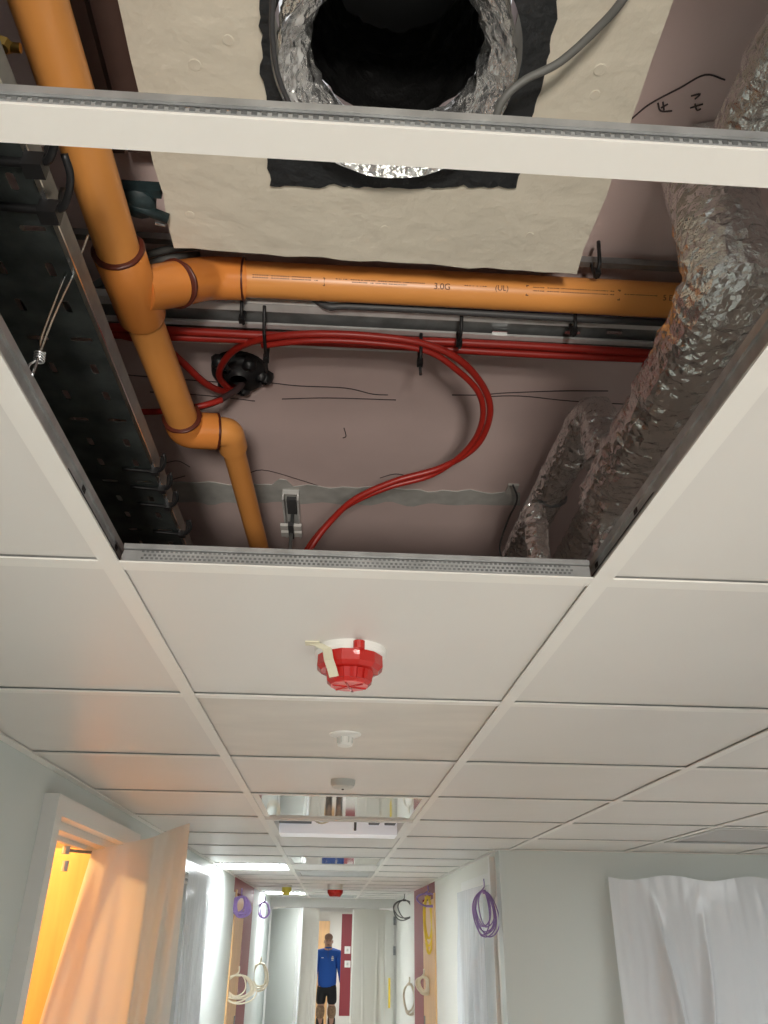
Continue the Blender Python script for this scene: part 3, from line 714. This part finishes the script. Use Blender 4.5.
t = thing('pipe_clip', 'small brass clip at the upper left beside the orange pipe', 'clamp', PZ(4, 45, .70))
vp = PZ(4, 45, .70); MB().tube([vp+Vector((-.02,0,0)), vp+Vector((.014,.002,0))], .0045, 10).build('stem', M['brass'], t, True, True)
MB().lathe([(.005,-.005),(.009,0),(.005,.006)], vp, 10).build('nut', M['brass'], t)
for i, (dy, mt, lab) in enumerate(((0, 'grey', 'light grey cable crossing behind the orange tee, upper one'), (9, 'grey', 'light grey cable crossing behind the orange tee, lower one'))):
    chan([PZ(*p) for p in ((60,300+dy,.85),(95,285+dy,.86),(130,262+dy,.875),(165,250+dy,.885),(200,246+dy,.89))], .0055, M[mt], lab)
b = MB(); a0 = PZ(60, 233, .885); a1 = PZ(740, 270, .885); b.bar(a0, a1, .010, .012)
tag(b.build('metal_rail', M['galvdk']), 'thin metal rail crossing behind the batt and the orange pipe', 'rail')

# soffit-mounted strut bracket
h0 = zsof(291, 489); h1 = zsof(292, 540)
t = thing('strut_bracket', 'short galvanised channel bracket fixed to the pink board', 'bracket', h0)
xw = .019
b = MB(); b.box(h0.x-xw, h0.x+xw, h0.y, h0.y+.20, ZS-.003, ZS-.0005); b.box(h0.x-xw, h0.x-xw+.004, h0.y, h0.y+.20, ZS-.030, ZS-.003); b.box(h0.x+xw-.004, h0.x+xw, h0.y, h0.y+.20, ZS-.030, ZS-.003)
b.box(h0.x-xw, h0.x+xw, h0.y-.002, h0.y, ZS-.016, ZS-.0005)
b.build('channel', M['galvlt'], t)
MB().box(h0.x-.011, h0.x+.011, h0.y+.03, h0.y+.10, ZS-.014, ZS-.004).build('spring_nut', M['dgrey'], t)
pq = P(291, 527, z=ZS-.05)
for s in (-1, 1):
    for dy in (0, .035): MB().box(pq.x+s*.016-.009, pq.x+s*.016+.009, pq.y+dy-.011, pq.y+dy+.011, ZS-.054, ZS-.046).build('clip_plate', M['wht'], t)
MB().tube([Vector((pq.x, pq.y+.02, ZS-.004)), Vector((pq.x, pq.y+.02, ZS-.22))], .0045, 10).build('threaded_rod', M['galvdk'], t, True)
MB().box(pq.x-.006, pq.x+.006, pq.y-.02, pq.y+.05, ZS-.058, ZS-.046).build('bolt_head', M['dgrey'], t)

# ================================================================== FOIL LAGGED PIPES ON THE RIGHT
def foil_run(parent, pts, r, fr, mt, name, step=.009, seg=26, jit=.005, jf=90):
    return MB().tube(resample(fillet(pts, fr, 9), step), r, seg, jit=jit, jf=jf).build(name, mt, parent, False)
def band(parent, p, d, r, wd=.035, mt=None, name='foil_tape'):
    MB().tube([p-d*wd/2+d*wd*i/7 for i in range(8)], [r*.88, r*.96]+[r]*4+[r*.96, r*.88], 30, caps=False, jit=.003, jf=90).build(name, mt or M['foil'], parent, True)
R1 = .0515
ZP = .68
G0 = PZ(734, 284, ZP)                        # elbow
gx = G0.x
G1 = PZ(606, 505, ZP-.012)
G0u = Vector((gx, G0.y, ZS-.004))
t = thing('lagged_pipe', 'large foil-wrapped pipe with an elbow along the right of the opening', 'insulated pipe', G0)
foil_run(t, [G0u, G0+Vector((0,0,.01))], R1*1.02, .03, M['foil2'], 'riser', jit=.004)
foil_run(t, [G0+Vector((0,0,.06)), G0, G0.lerp(G1, .08)], R1*1.05, .05, M['foil'], 'elbow', step=.008, jit=.007, jf=60)
foil_run(t, [G0.lerp(G1, .05), G0.lerp(G1, .62)], R1, .03, M['foil2'], 'long_run', step=.010, seg=28, jit=.006, jf=60)
ep = resample(fillet([G0.lerp(G1, .60), G1, G1+Vector((0,.004,-.12))], .06, 9), .01); ne = len(ep)
er = []
for p_ in ep: dz = max(0, (G1.z-.012-p_.z)/.05); er.append(R1*1.03-(R1*1.03-.030)*min(1, dz)**.7)
MB().tube(ep, er, 26, jit=.008, jf=80).build('end_run', M['foil'], t, False)
foil_run(t, [G1+Vector((0,.002,-.06)), G1+Vector((0,.004,-.24))], .029, .02, M['foil2'], 'drop_leg', jit=.0035)
gd = (G1-G0).normalized()
band(t, G0.lerp(G1, .60), gd, R1*1.06, .05); band(t, G0u+Vector((0,0,-.06)), Vector((0,0,1)), R1*1.05, .06); band(t, G0.lerp(G1, .80), gd, R1*1.06, .03)
MB().tube([G0.lerp(G1, .06)+Vector((-.028,0,-.036)), G0.lerp(G1, .59)+Vector((-.028,0,-.036))], .004, 8, jit=.003, jf=80).build('foil_seam', M['foil'], t, True)
MB().tube(resample([G0.lerp(G1, .08)+Vector((.008,0,-.0475)), G0.lerp(G1, .58)+Vector((.008,0,-.0475))], .006), .0022, 6, jit=.004, jf=70).build('foil_seam', M['foil'], t, True)
# second large pipe hard against the right-hand bar
H0 = Vector((gx+.105, -1.0, CZ+.66)); H1 = Vector((gx+.105, G1.y+.35, CZ+.64))
t = thing('lagged_pipe', 'dull foil-wrapped pipe half hidden above the right ceiling bar', 'insulated pipe', H0)
foil_run(t, [H0, H1], .042, .03, M['foil2'], 'run', step=.012, jit=.004)
MB().tube(resample([H0+Vector((-.02,0,-.038)), H1+Vector((-.02,0,-.038))], .008), .003, 6, jit=.004, jf=60).build('foil_seam', M['foil'], t, True)
H1 = PZ(750, 125, .80); H0 = Vector((H1.x-.012, -1.2, H1.z)); H1.y += .03
t = thing('lagged_pipe', 'foil-wrapped pipe at the top right corner above the near bar', 'insulated pipe', H0)
foil_run(t, [H0, H1], .036, .03, M['foil'], 'run', step=.02, jit=.004); band(t, H1-Vector((0,.1,0)), Vector((0,1,0)), .039, .04)
# smaller pipe: comes from far, turns down in an arch
ZQ = .85; R2 = .035
Q0 = PZ(592, 414, ZQ); Q1 = PZ(512, 566, ZQ-.05); q1d = (Q1-Q0).normalized()
t = thing('lagged_pipe', 'smaller foil-wrapped pipe arching down in front of the pink board', 'insulated pipe', Q0)
foil_run(t, [Q1+q1d*.2, Q0+Vector((-.006,.03,0)), Q0+Vector((.004,-.004,0))], R2, .05, M['foil'], 'run', jit=.004)
foil_run(t, [Q0+Vector((-.006,.03,0)), Q0+Vector((.006,-.012,0)), Q0+Vector((.006,-.014,-.115))], R2*.97, .05, M['foil'], 'drop_leg', jit=.004, jf=70)
band(t, Q0.lerp(Q1, .45), q1d, R2*1.06, .006, M['galvdk'], 'wire_band'); band(t, Q0.lerp(Q1, .22), q1d, R2*1.05, .03)
qb = PZ(536, 526, .70)
foil_run(t, [qb+Vector((0,0,.04)), qb+Vector((0,0,-.22))], R2*.62, .02, M['foil2'], 'branch_leg', jit=.0035); band(t, qb+Vector((0,0,.0)), Vector((0,0,1)), R2*.68, .012)
# third pipe between them
U0 = PZ(622, 468, .80); U1 = PZ(562, 570, .76); ud = (U1-U0).normalized()
t = thing('lagged_pipe', 'short foil-wrapped pipe running between the large pipe and the arch', 'insulated pipe', U0)
foil_run(t, [U0-ud*.02, U1+ud*.2], .034, .02, M['foil'], 'run', jit=.004); band(t, U0.lerp(U1, .5), ud, .0355, .03, M['foil2'])
chan([PZ(*p) for p in ((513,485,.88),(517,500,.87),(508,520,.86),(500,545,.82),(502,562,.78))], .0022, M['dgrey'], 'thin black wire hanging beside the arched foil pipe')

# ================================================================== DOORS, FRAMES
def frame_y(name, x, s, y0, y1, zt, wd=.07, mt=None):
    """architrave round an opening in a wall along Y; s: +1 stands into +x"""
    o = bpy.data.objects.new(name, None); col.objects.link(o); o.location = (x, y0, 0); struct(o); mt = mt or M['trimw']
    th = (.04 if name == 'door_1' else .018)*s; xa, xb = sorted((x, x+th))
    MB().box(xa, xb, y0-wd, y0, 0, zt+wd).build('architrave', mt, o); MB().box(xa, xb, y1, y1+wd, 0, zt+wd).build('architrave', mt, o); MB().box(xa, xb, y0, y1, zt, zt+wd).build('architrave', mt, o)
    xi, xj = sorted((x-s*.001, x-s*.109))
    MB().box(xi, xj, y0-.0, y0+.022, 0, zt).build('jamb', mt, o); MB().box(xi, xj, y1-.022, y1, 0, zt).build('jamb', mt, o); MB().box(xi, xj, y0+.022, y1-.022, zt-.022, zt).build('head', mt, o)
    MB().box(x-s*.07 if s < 0 else x-.07, x-s*.05 if s < 0 else x-.05, y0+.022, y1-.022, zt-.036, zt-.022).build('stop', mt, o)
    return o
d1 = frame_y('door_1', XL, 1, *D1, .052)
# open leaf inside the side room
lf = MB(); lf.box(-.0225, .0225, 0, .80, .01, 2.02); leaf = lf.build('door_leaf', M['beech'], d1); leaf.matrix_parent_inverse = Matrix.Identity(4)
leaf.location = (-.085, .94-.06, 0); leaf.rotation_euler = (0, 0, math.radians(95))
t = thing('door_closer', 'small metal door closer arm inside the warm-lit doorway', 'door closer', P(70, 848, x=XL-.05))
ca = P(66, 850, x=XL-.06); cb = P(84, 852, x=XL-.04); cc = P(104, 853, x=XL-.02)
MB().tube([ca, cb, cc], .005, 8).build('arm', M['galvdk'], t); MB().lathe([(.012,-.012),(.012,.012)], ca, 12).build('pivot', M['galv'], t); MB().lathe([(.010,0),(.010,.03)], ca+Vector((.0,.02,-.03)), 10).build('bracket', M['galv'], t)
d2 = frame_y('door_2', XL, 1, *D2, .06)
MB().box(XL-.10, XL-.055, D2[0]+.024, D2[1]-.024, .01, D2[2]-.024).build('door_leaf', M['offw'], d2)
dr = frame_y('door_3', XR, -1, *DR, .06)
MB().box(XR+.055, XR+.10, DR[0]+.024, DR[1]-.024, .01, DR[2]-.024).build('door_leaf', M['trimw'], dr)
# timber doors in the maroon walls
for nm, x, s, y0, y1, gl in (('door_4', XL, 1, 7.30, 8.15, 0), ('door_5', XR, -1, 7.30, 8.30, 0)):
    o = bpy.data.objects.new(nm, None); col.objects.link(o); o.location = (x, y0, 0); struct(o)
    xa, xb = sorted((x-s*.045, x-s*.0)); MB().box(xa, xb, y0+.02, y1-.02, .01, 2.02).build('door_leaf', M['beech'], o)
    xa, xb = sorted((x-s*.05, x+s*.012)); MB().box(xa, xb, y0-.03, y0+.02, 0, 2.06).build('jamb', M['beech'], o)
    MB().box(*sorted((x+s*.0, x+s*.05)), y1-.11, y1-.085, .98, 1.0).build('lever', M['galvdk'], o); MB().box(*sorted((x, x+s*.006)), y1-.13, y1-.07, .92, 1.12).build('handle_plate', M['galvdk'], o)
o = bpy.data.objects.new('door_6', None); col.objects.link(o); o.location = (2.1, YF, 0); struct(o)
MB().box(1.50, 1.56, YF-.01, YF+.1, 0, CZ+.25).build('jamb', M['trimw'], o); MB().box(2.69, 2.75, YF-.01, YF+.1, 0, CZ+.25).build('jamb', M['trimw'], o); MB().box(1.56, 2.69, YF-.01, YF+.1, CZ+.20, CZ+.25).build('head', M['trimw'], o)
MB().box(1.56, 2.12, YF+.05, YF+.09, .01, CZ+.20).build('door_leaf', M['offw'], o); MB().box(2.125, 2.69, YF+.05, YF+.09, .01, CZ+.20).build('door_leaf', M['offw'], o)
# far double doors
o = bpy.data.objects.new('door_7', None); col.objects.link(o); o.location = (0, YE, 0); struct(o)
ZH = CZ+.265
hl = Vector((XL+.045, YE-.005)); fl = P(298, 950, y=YE-.62)
hr_ = Vector((XR-.045, YE-.01)); fr_ = P(352, 950, y=YE-.20)
def leaf_obj(a, bx_, by_, mt, z1): 
    return MB().bar(Vector((a.x, a.y, z1/2)), Vector((bx_, by_, z1/2)), .045, z1-.02).build('door_leaf', mt, o)
leaf_obj(hl, fl.x, fl.y, M['offw'], ZH); leaf_obj(hr_, fr_.x, fr_.y, M['wallc'], ZH)
for z in (.35, CZ-.20, 1.95-.05): MB().box(hr_.x-.0, hr_.x+.03, hr_.y-.06, hr_.y-.03, z-.05, z+.05).build('hinge', M['galvdk'], o)
MB().box(P(389, 990, y=YE-.14).x-.012, P(389, 990, y=YE-.14).x+.012, YE-.21, YE-.185, P(388, 1008, y=YE-.2).z, P(388, 978, y=YE-.2).z).build('yellow_label', M['yellow'], o)
# far corridor: timber door, maroon panel with switches
b = MB(); xa = P(319, 950, y=19.4).x; xb = P(329, 950, y=19.4).x
o = bpy.data.objects.new('door_8', None); col.objects.link(o); o.location = (xa, 19.4, 0); struct(o)
MB().box(xa-.5, xb, 19.42, 19.5, 0, P(325, 921, y=19.4).z).build('door_leaf', M['beech'], o); MB().box(xb-.1, xb-.06, 19.36, 19.42, .95, 1.1).build('handle', M['galvdk'], o)
xa = P(341, 950, y=15.4).x; xb = P(352, 950, y=15.4).x
struct(MB().box(xa, xb+.15, 15.4, 15.5, P(345, 1016, y=15.4).z, P(345, 914, y=15.4).z).build('wall_maroon_panel', M['maroon']))
struct(MB().box(xa, XR, 15.4, 15.5, 0, P(345, 1016, y=15.4).z).build('wall_panel_plinth', M['wallc']))
struct(MB().box(XL, XR, 15.9, 15.95, P(325, 912, y=15.9).z-.0, ZC).build('wall_lintel', M['trimw']))
for py, sc_ in ((950, 1.1), (964, 1)):
    p = P(347.5, py, y=15.4); t = thing('switch_plate', 'white wall switch plate on the maroon panel, %s one' % ('upper' if py == 950 else 'lower'), 'switch', (p.x, 15.4, p.z))
    MB().box(p.x-.05, p.x+.05, 15.385, 15.4, p.z-.05*sc_, p.z+.05*sc_).build('plate', M['wht'], t); MB().box(p.x-.015, p.x+.015, 15.378, 15.385, p.z-.02, p.z+.02).build('rocker', M['offw'], t)

# ================================================================== PLASTIC SHEETS
def sheet(label, fn, nu, nv, mt, name='dust_sheet', solid=0):
    return tag(MB().grid(fn, nu, nv).build(name, mt, None, True), label, 'plastic sheet')
# big sheet billowing from first doorway
sa = P(92, 851, x=XL-.03); sb = PZ(190, 823, .345); sm = PZ(150, 838, .30)
bl0 = P(40, 1040, x=XL-.02); 
def fold_dir(): return Vector((.25, -1, 0)).normalized()
top_ctl = smooth_path([sa, P(125, 843, z=sa.z+.03), sm, PZ(172, 829, .335), sb], 12)
bot = [Vector((XL-.16, sa.y-.52, .05)), Vector((XL+.02, sa.y-.20, .05)), Vector((XL+.12, sm.y-.10, .05)), Vector((sb.x-.10, sb.y, .05)), Vector((sb.x-.04, sb.y+.10, .05))]
bot_ctl = smooth_path(bot, 12)
def f1(u, v):
    k = u*(len(top_ctl)-1); i = min(int(k), len(top_ctl)-2); fr = k-i
    a = top_ctl[i].lerp(top_ctl[i+1], fr); c_ = bot_ctl[i].lerp(bot_ctl[i+1], fr)
    p = a.lerp(c_, v)
    am = min(1, v*3+.15)
    w_ = .022*math.sin(u*19+1.2*v)*am+.012*math.sin(u*41+2*v+1)*am+.010*mnoise.noise(Vector((u*6, v*5, 3)))
    # right-hand edge folds back
    e = max(0, (u-.78)/.22); p += Vector((0, .10*e*e, 0))*min(1, v*4)
    return p+fold_dir()*w_
sheet('large off-white dust sheet billowing out of the warm-lit doorway on left', f1, 90, 70, M['sheetw'])
def flat_sheet(label, p0, p1, z1, z0, nrm, amp, nf, mt, nu=80, nv=60, seed=0, top=None):
    """sheet taped along its top edge; soft waves plus creased folds that fan out downwards"""
    p0 = Vector(p0); p1 = Vector(p1); nrm = Vector(nrm); rnd = random.Random(seed); H_ = z1-z0; L_ = (p1-p0).length
    folds = [(rnd.uniform(-.05, 1.05), rnd.uniform(-.16, .16), rnd.uniform(.015, .045), rnd.uniform(.5, 1.2), rnd.uniform(0, .18)) for _ in range(max(4, int(nf*.6)))]
    def fn(u, v):
        z = z1+(z0-z1)*v; p = p0.lerp(p1, u); am = .2+.8*min(1, v*2.6)
        d = .55*math.sin(u*nf*.55+seed+.9*math.sin(v*3+seed))+.8*mnoise.noise(Vector((u*nf*.3, v*3.2, seed)))
        for u0, sl, wd, h_, v0 in folds:
            k = abs(u-u0-sl*v)/(wd*(.6+v)); 
            if k < 1 and v > v0*.3: d += h_*1.5*(1-k)**1.4*min(1, (v-v0*.3)*6)
        d += .22*mnoise.noise(Vector((u*nf*1.6, v*11, seed+4)))
        zz = z-(top(u)*(1-v) if top else 0)
        return Vector((p.x, p.y, zz))+nrm*(amp*1.25+amp*am*d*.75)
    return sheet(label, fn, nu, nv, mt, 'plastic_sheet')
flat_sheet('translucent plastic sheet taped over the second door on left wall', (XL+.02, D2[0]-.10, 0), (XL+.02, D2[1]+.03, 0), D2[2]+.02, .05, (1,0,0), .022, 14, M['sheetp'], seed=1)
flat_sheet('translucent plastic sheet over the door beside the purple cable coil', (XR-.022, DR[0]+.02, 0), (XR-.022, DR[1]+.05, 0), DR[2]-.0, .05, (-1,0,0), .022, 14, M['sheetp'], seed=4)
sx0 = P(606, 900, y=YF).x
flat_sheet('wide crumpled plastic sheet hanging over the opening in facing wall', (sx0, YF-.012, 0), (2.95, YF-.012, 0), CZ+.272, .05, (0,-1,0), .050, 26, M['sheetp'], 200, 120, seed=2, top=lambda u: .012*math.sin(u*23)+.006)
sxa = P(301, 950, y=YE-.05).x; sxb = P(318, 950, y=YE-.05).x
flat_sheet('narrow white sheet hanging between the far double doors', (sxa, YE-.04, 0), (sxb, YE-.04, 0), CZ+.275, .03, (0,-1,0), .012, 14, M['sheetw'], 30, 40, seed=5)
flat_sheet('pale plastic sheet wrapped over the far right-hand door leaf', (fr_.x+.01, fr_.y-.03, 0), (hr_.x-.05, hr_.y-.03, 0), ZH-.0, .03, (-.2,-1,0), .008, 8, M['sheetw'], 50, 50, seed=6)
flat_sheet('grey plastic sheet wrapped over the far left-hand door leaf', (hl.x+.04, hl.y-.02, 0), (fl.x+.03, fl.y-.02, 0), ZH-.0, .03, (.6,-.6,0), .010, 8, M['sheetp'], 50, 50, seed=8)

# ================================================================== CABLE COILS
def coil(label, c, rx, rz, nrm, mt, turns=4, r=.005, name='cable_coil', seed=1, tilt=0):
    """a hank of cable: uneven loops pinched together at the top where they are tied"""
    c = Vector(c); nrm = Vector(nrm).normalized(); s = nrm.cross(Vector((0,0,1))).normalized(); rnd = random.Random(seed); pts = []
    n = 22; top = c+Vector((0,0,rz))
    for k in range(turns):
        fx = rnd.uniform(.55, 1.15); fz = rnd.uniform(.82, 1.12); ox = rnd.uniform(-.25, .25)*rx; od = rnd.uniform(-.02, .02); ph = rnd.uniform(-.3, .3)
        for i in range(n):
            a = 2*PI*i/n+PI/2; q = .5-.5*math.sin(a)           # 0 at the tied top, 1 at the bottom
            pts.append(top+s*(rx*fx*math.cos(a)*(1+.12*math.sin(2*a+ph))+ox*q)+Vector((0,0,-2*rz*fz*q))+nrm*(od*q+.003*k))
    pts.append(pts[0]+Vector((0,0,.02))); pts.append(pts[0]+Vector((0,0,.06)))
    t = thing(name, label, 'cable coil', top)
    MB().tube(smooth_path(pts, 2), r, 6).build('loops', mt, t, True)
    MB().tube([top+Vector((0,0,-.012)), top+Vector((0,0,.008))], r*3, 8).build('tie', mt, t, True)
    return t
pc = P(493, 912, x=XR-.02)
coil('purple cable coil hanging at the corner of the right wall', (pc.x-.045, pc.y-.02, pc.z), .055, .095, (-.6,-1,0), M['purple'], 9, .0030, seed=2)
tr0 = P(492, 857, x=XR-.01); tr1 = P(494, 897, x=XR-.01)
tag(MB().box(XR-.03, XR-.001, tr0.y-.02, tr0.y+.02, tr1.z, tr0.z).build('cable_trunking', M['wht']), 'short grey trunking above the purple coil on the right wall', 'trunking')
pc = P(238, 906, x=XL+.03); coil('bunched purple cable coil high on the left wall', (pc.x+.02, pc.y, pc.z), .07, .07, (.5,-1,0), M['purple'], 14, .006, seed=3)
pc = P(235, 988, x=XL+.05); coil('bundle of cream cable looped out from the left wall', (pc.x+.02, pc.y, pc.z), .12, .09, (.3,-1,0), M['cream'], 9, .006, seed=5)
pc = P(262, 975, x=XL+.06); coil('small cream cable bundle beside the far left door leaf', (pc.x, pc.y-.3, pc.z), .09, .12, (.3,-1,0), M['cream'], 4, .009, seed=6)
pc = P(266, 912, x=XL+.06); coil('small purple cable bundle above the far left door leaf', (pc.x, pc.y-.3, pc.z), .08, .09, (.3,-1,0), M['purple'], 3, .008, seed=7)
pc = P(428, 922, x=XR-.03); coil('long yellow cable loop hanging by the right timber door', (pc.x, pc.y, pc.z), .045, .19, (-.3,-1,0), M['yellow'], 4, .009, seed=8)
pc = P(424, 985, x=XR-.04); coil('cream cable coil beside the right timber door', (pc.x, pc.y, pc.z), .06, .06, (-.3,-1,0), M['cream'], 12, .008, seed=9)
pc = P(428, 900, x=XR-.04); coil('thin grey-purple wire loop above the yellow cable', (pc.x, pc.y, pc.z), .10, .05, (-.3,-1,0), M['purple'], 2, .006, seed=10)
pc = P(404, 911, x=XR-.04); coil('dark wire coil sticking out beside the far right door leaf', (pc.x-.02, pc.y-.3, pc.z), .13, .10, (-.3,-1,0), M['grey'], 3, .006, seed=11)
pc = P(407, 997, x=XR-.04); coil('beige oval cable coil low beside the far right door leaf', (pc.x, pc.y-.3, pc.z), .07, .13, (-.3,-1,0), M['cream'], 3, .009, seed=12)

# ================================================================== ADDED FLOODLIGHT (unseen, brightens the void)
t = thing('added_floodlight', 'added unseen floodlight behind the viewpoint, aimed up into the void', 'work light', (WL.x, WL.y, 0))
ud_ = (WT-WL).normalized()
MB().tube([WL-ud_*.05, WL-ud_*.01, WL+ud_*.035], [.22, .27, .28], 24, caps=False).build('housing', M['yellow'], t, True)
MB().tube([WL-ud_*.055, WL-ud_*.05], .22, 24).build('back_plate', M['black'], t)
for s in (-1, 1): MB().tube([WL+Vector((s*.29,0,0)), Vector((WL.x+s*.29, WL.y, .012)), Vector((WL.x+s*.29, WL.y+.14, .012)), Vector((WL.x+s*.29, WL.y-.14, .012))], .010, 8).build('leg', M['black'], t)

# ================================================================== PERSON
def skin_mesh(name, verts, edges, radii, mt, parent, root=0, sub=2):
    me = bpy.data.meshes.new(name); me.from_pydata([Vector(v) for v in verts], edges, []); me.materials.append(mt)
    o = bpy.data.objects.new(name, me); col.objects.link(o)
    md = o.modifiers.new('skin', 'SKIN'); md.use_smooth_shade = True
    for i, r in enumerate(radii):
        sv = me.skin_vertices[0].data[i]; sv.radius = r if isinstance(r, tuple) else (r, r); sv.use_root = (i == root)
    s = o.modifiers.new('sub', 'SUBSURF'); s.levels = sub; s.render_levels = sub
    dg = bpy.context.evaluated_depsgraph_get(); dg.update(); m2 = bpy.data.meshes.new_from_object(o.evaluated_get(dg)); bpy.data.objects.remove(o)
    m2.materials.clear(); m2.materials.append(mt); m2.polygons.foreach_set('use_smooth', [True]*len(m2.polygons))
    o = bpy.data.objects.new(name, m2); col.objects.link(o); o.parent = parent; return o
pp = P(326, 940, y=17); man = thing('person', 'man in blue fleece, dark shorts and knee pads walking beyond far doors', 'person', (pp.x+.05, 17, 0))
# local coordinates, facing -Y, height ~1.72
V = [(0,0,.92),(0,.01,1.10),(0,.015,1.28),(0,.01,1.42),(0,-.005,1.50),(0,-.02,1.58),(0,-.025,1.665),
     (-.17,.01,1.40),(-.225,.02,1.13),(-.235,-.03,.89),(-.235,-.06,.80),
     (.17,.01,1.40),(.235,.03,1.14),(.275,-.01,.90),(.28,-.03,.81),
     (-.09,0,.86),(-.10,-.03,.48),(-.10,.02,.10),(-.10,-.13,.045),
     (.09,0,.86),(.10,.03,.48),(.11,.09,.12),(.11,-.04,.05)]
Eg = [(0,1),(1,2),(2,3),(3,4),(4,5),(5,6),(3,7),(7,8),(8,9),(9,10),(3,11),(11,12),(12,13),(13,14),(0,15),(15,16),(16,17),(17,18),(0,19),(19,20),(20,21),(21,22)]
Rr = [(.15,.11),(.14,.11),(.16,.11),(.10,.08),.055,(.072,.088),(.070,.085),.06,.046,.034,.026,.06,.046,.034,.026,.085,.058,.042,.035,.085,.058,.042,.035]
body = skin_mesh('body', V, Eg, Rr, M['skin'], man)
for s, wx in ((-1, -.235), (1, .28)):
    wy = -.06 if s < 0 else -.03; wz = .80 if s < 0 else .81
    for k, (dx, L) in enumerate(((-.026,.062),(-.009,.075),(.009,.07),(.026,.055))):
        skin_mesh('finger', [(wx+dx*.9, wy-.005, wz-.03), (wx+dx, wy-.012, wz-.03-L*.55), (wx+dx, wy+.004, wz-.03-L)], [(0,1),(1,2)], [.010,.009,.008], M['skin'], body, 0, 1)
    skin_mesh('thumb', [(wx-s*.012, wy-.02, wz+.0), (wx-s*.034, wy-.035, wz-.03), (wx-s*.030, wy-.04, wz-.06)], [(0,1),(1,2)], [.013,.011,.009], M['skin'], body, 0, 1)
def lump(name, c, rx, ry, rz, mt, parent):
    b = MB()
    b.grid(lambda u, v: (c[0]+rx*math.sin(PI*v)*math.cos(2*PI*u), c[1]+ry*math.sin(PI*v)*math.sin(2*PI*u), c[2]+rz*math.cos(PI*v)), 14, 10)
    o = b.build(name, mt, None, True); o.parent = parent; return o
lump('hair', (0,-.008,1.675), .077, .085, .066, M['hair'], man)
for s in (-1, 1): lump('ear', (s*.078,-.015,1.60), .012,.018,.030, M['skin'], body); lump('eye', (s*.030,-.106,1.615), .011,.006,.007, M['eye'], body); lump('brow', (s*.030,-.106,1.634), .018,.006,.005, M['hair'], body)
lump('nose', (0,-.115,1.585), .012,.018,.024, M['skin'], body); lump('mouth', (0,-.104,1.548), .024,.006,.006, M['glue'], body)
# clothing
jk = skin_mesh('jacket', [(0,0,.80),(0,.005,1.0),(0,.01,1.20),(0,.01,1.34),(0,.005,1.44),(0,-.01,1.50),(-.18,.01,1.405),(-.235,.02,1.13),(-.245,-.03,.90),(.18,.01,1.405),(.245,.03,1.14),(.285,-.01,.91)],
          [(0,1),(1,2),(2,3),(3,4),(4,5),(4,6),(6,7),(7,8),(4,9),(9,10),(10,11)], [(.19,.145),(.185,.145),(.19,.145),(.185,.135),(.13,.105),(.075,.08),.085,.066,.052,.085,.066,.052], M['blue'], man)
lump('collar', (0,-.012,1.505), .072,.075,.03, M['blue'], jk)
b = MB(); b.box(-.003,.003,-.152,-.128,1.34,1.50); z_ = b.build('zip', M['dgrey'], None); z_.parent = jk
def logo(x, z, w_, h_, nm):
    b = MB(); b.box(x-w_/2, x+w_/2, -.158, -.135, z-h_/2, z+h_/2); o = b.build(nm, M['wht'], None); o.parent = jk
for dx, dz, w_, h_ in ((.0,.03,.03,.02),(0,0,.045,.028),(0,-.03,.035,.012)): logo(.085+dx, 1.33+dz, w_, h_, 'chest_emblem')
logo(-.10, 1.34, .04, .012, 'chest_mark')
st = skin_mesh('shorts', [(0,0,.96),(0,0,.86),(-.095,-.01,.80),(-.105,-.025,.58),(.095,.0,.80),(.105,.02,.58)], [(0,1),(1,2),(2,3),(1,4),(4,5)], [(.17,.13),(.165,.13),.105,.090,.105,.090], M['shorts'], man)
for s, y_ in ((-1,-.03),(1,.03)):
    skin_mesh('knee_pad', [(s*.103,y_-.012,.60),(s*.103,y_-.02,.49),(s*.104,y_-.005,.37)], [(0,1),(1,2)], [.080,.090,.080], M['pad'], man)
    x = s*.105; yy = .02 if s < 0 else .09
    skin_mesh('boot', [(x,yy-.01,.42),(x,yy,.24),(x,yy+.01,.07),(x,yy-.09,.055),(x,yy-.17,.045)], [(0,1),(1,2),(2,3),(3,4)], [.078,.074,.070,.058,.046], M['boot'], man)
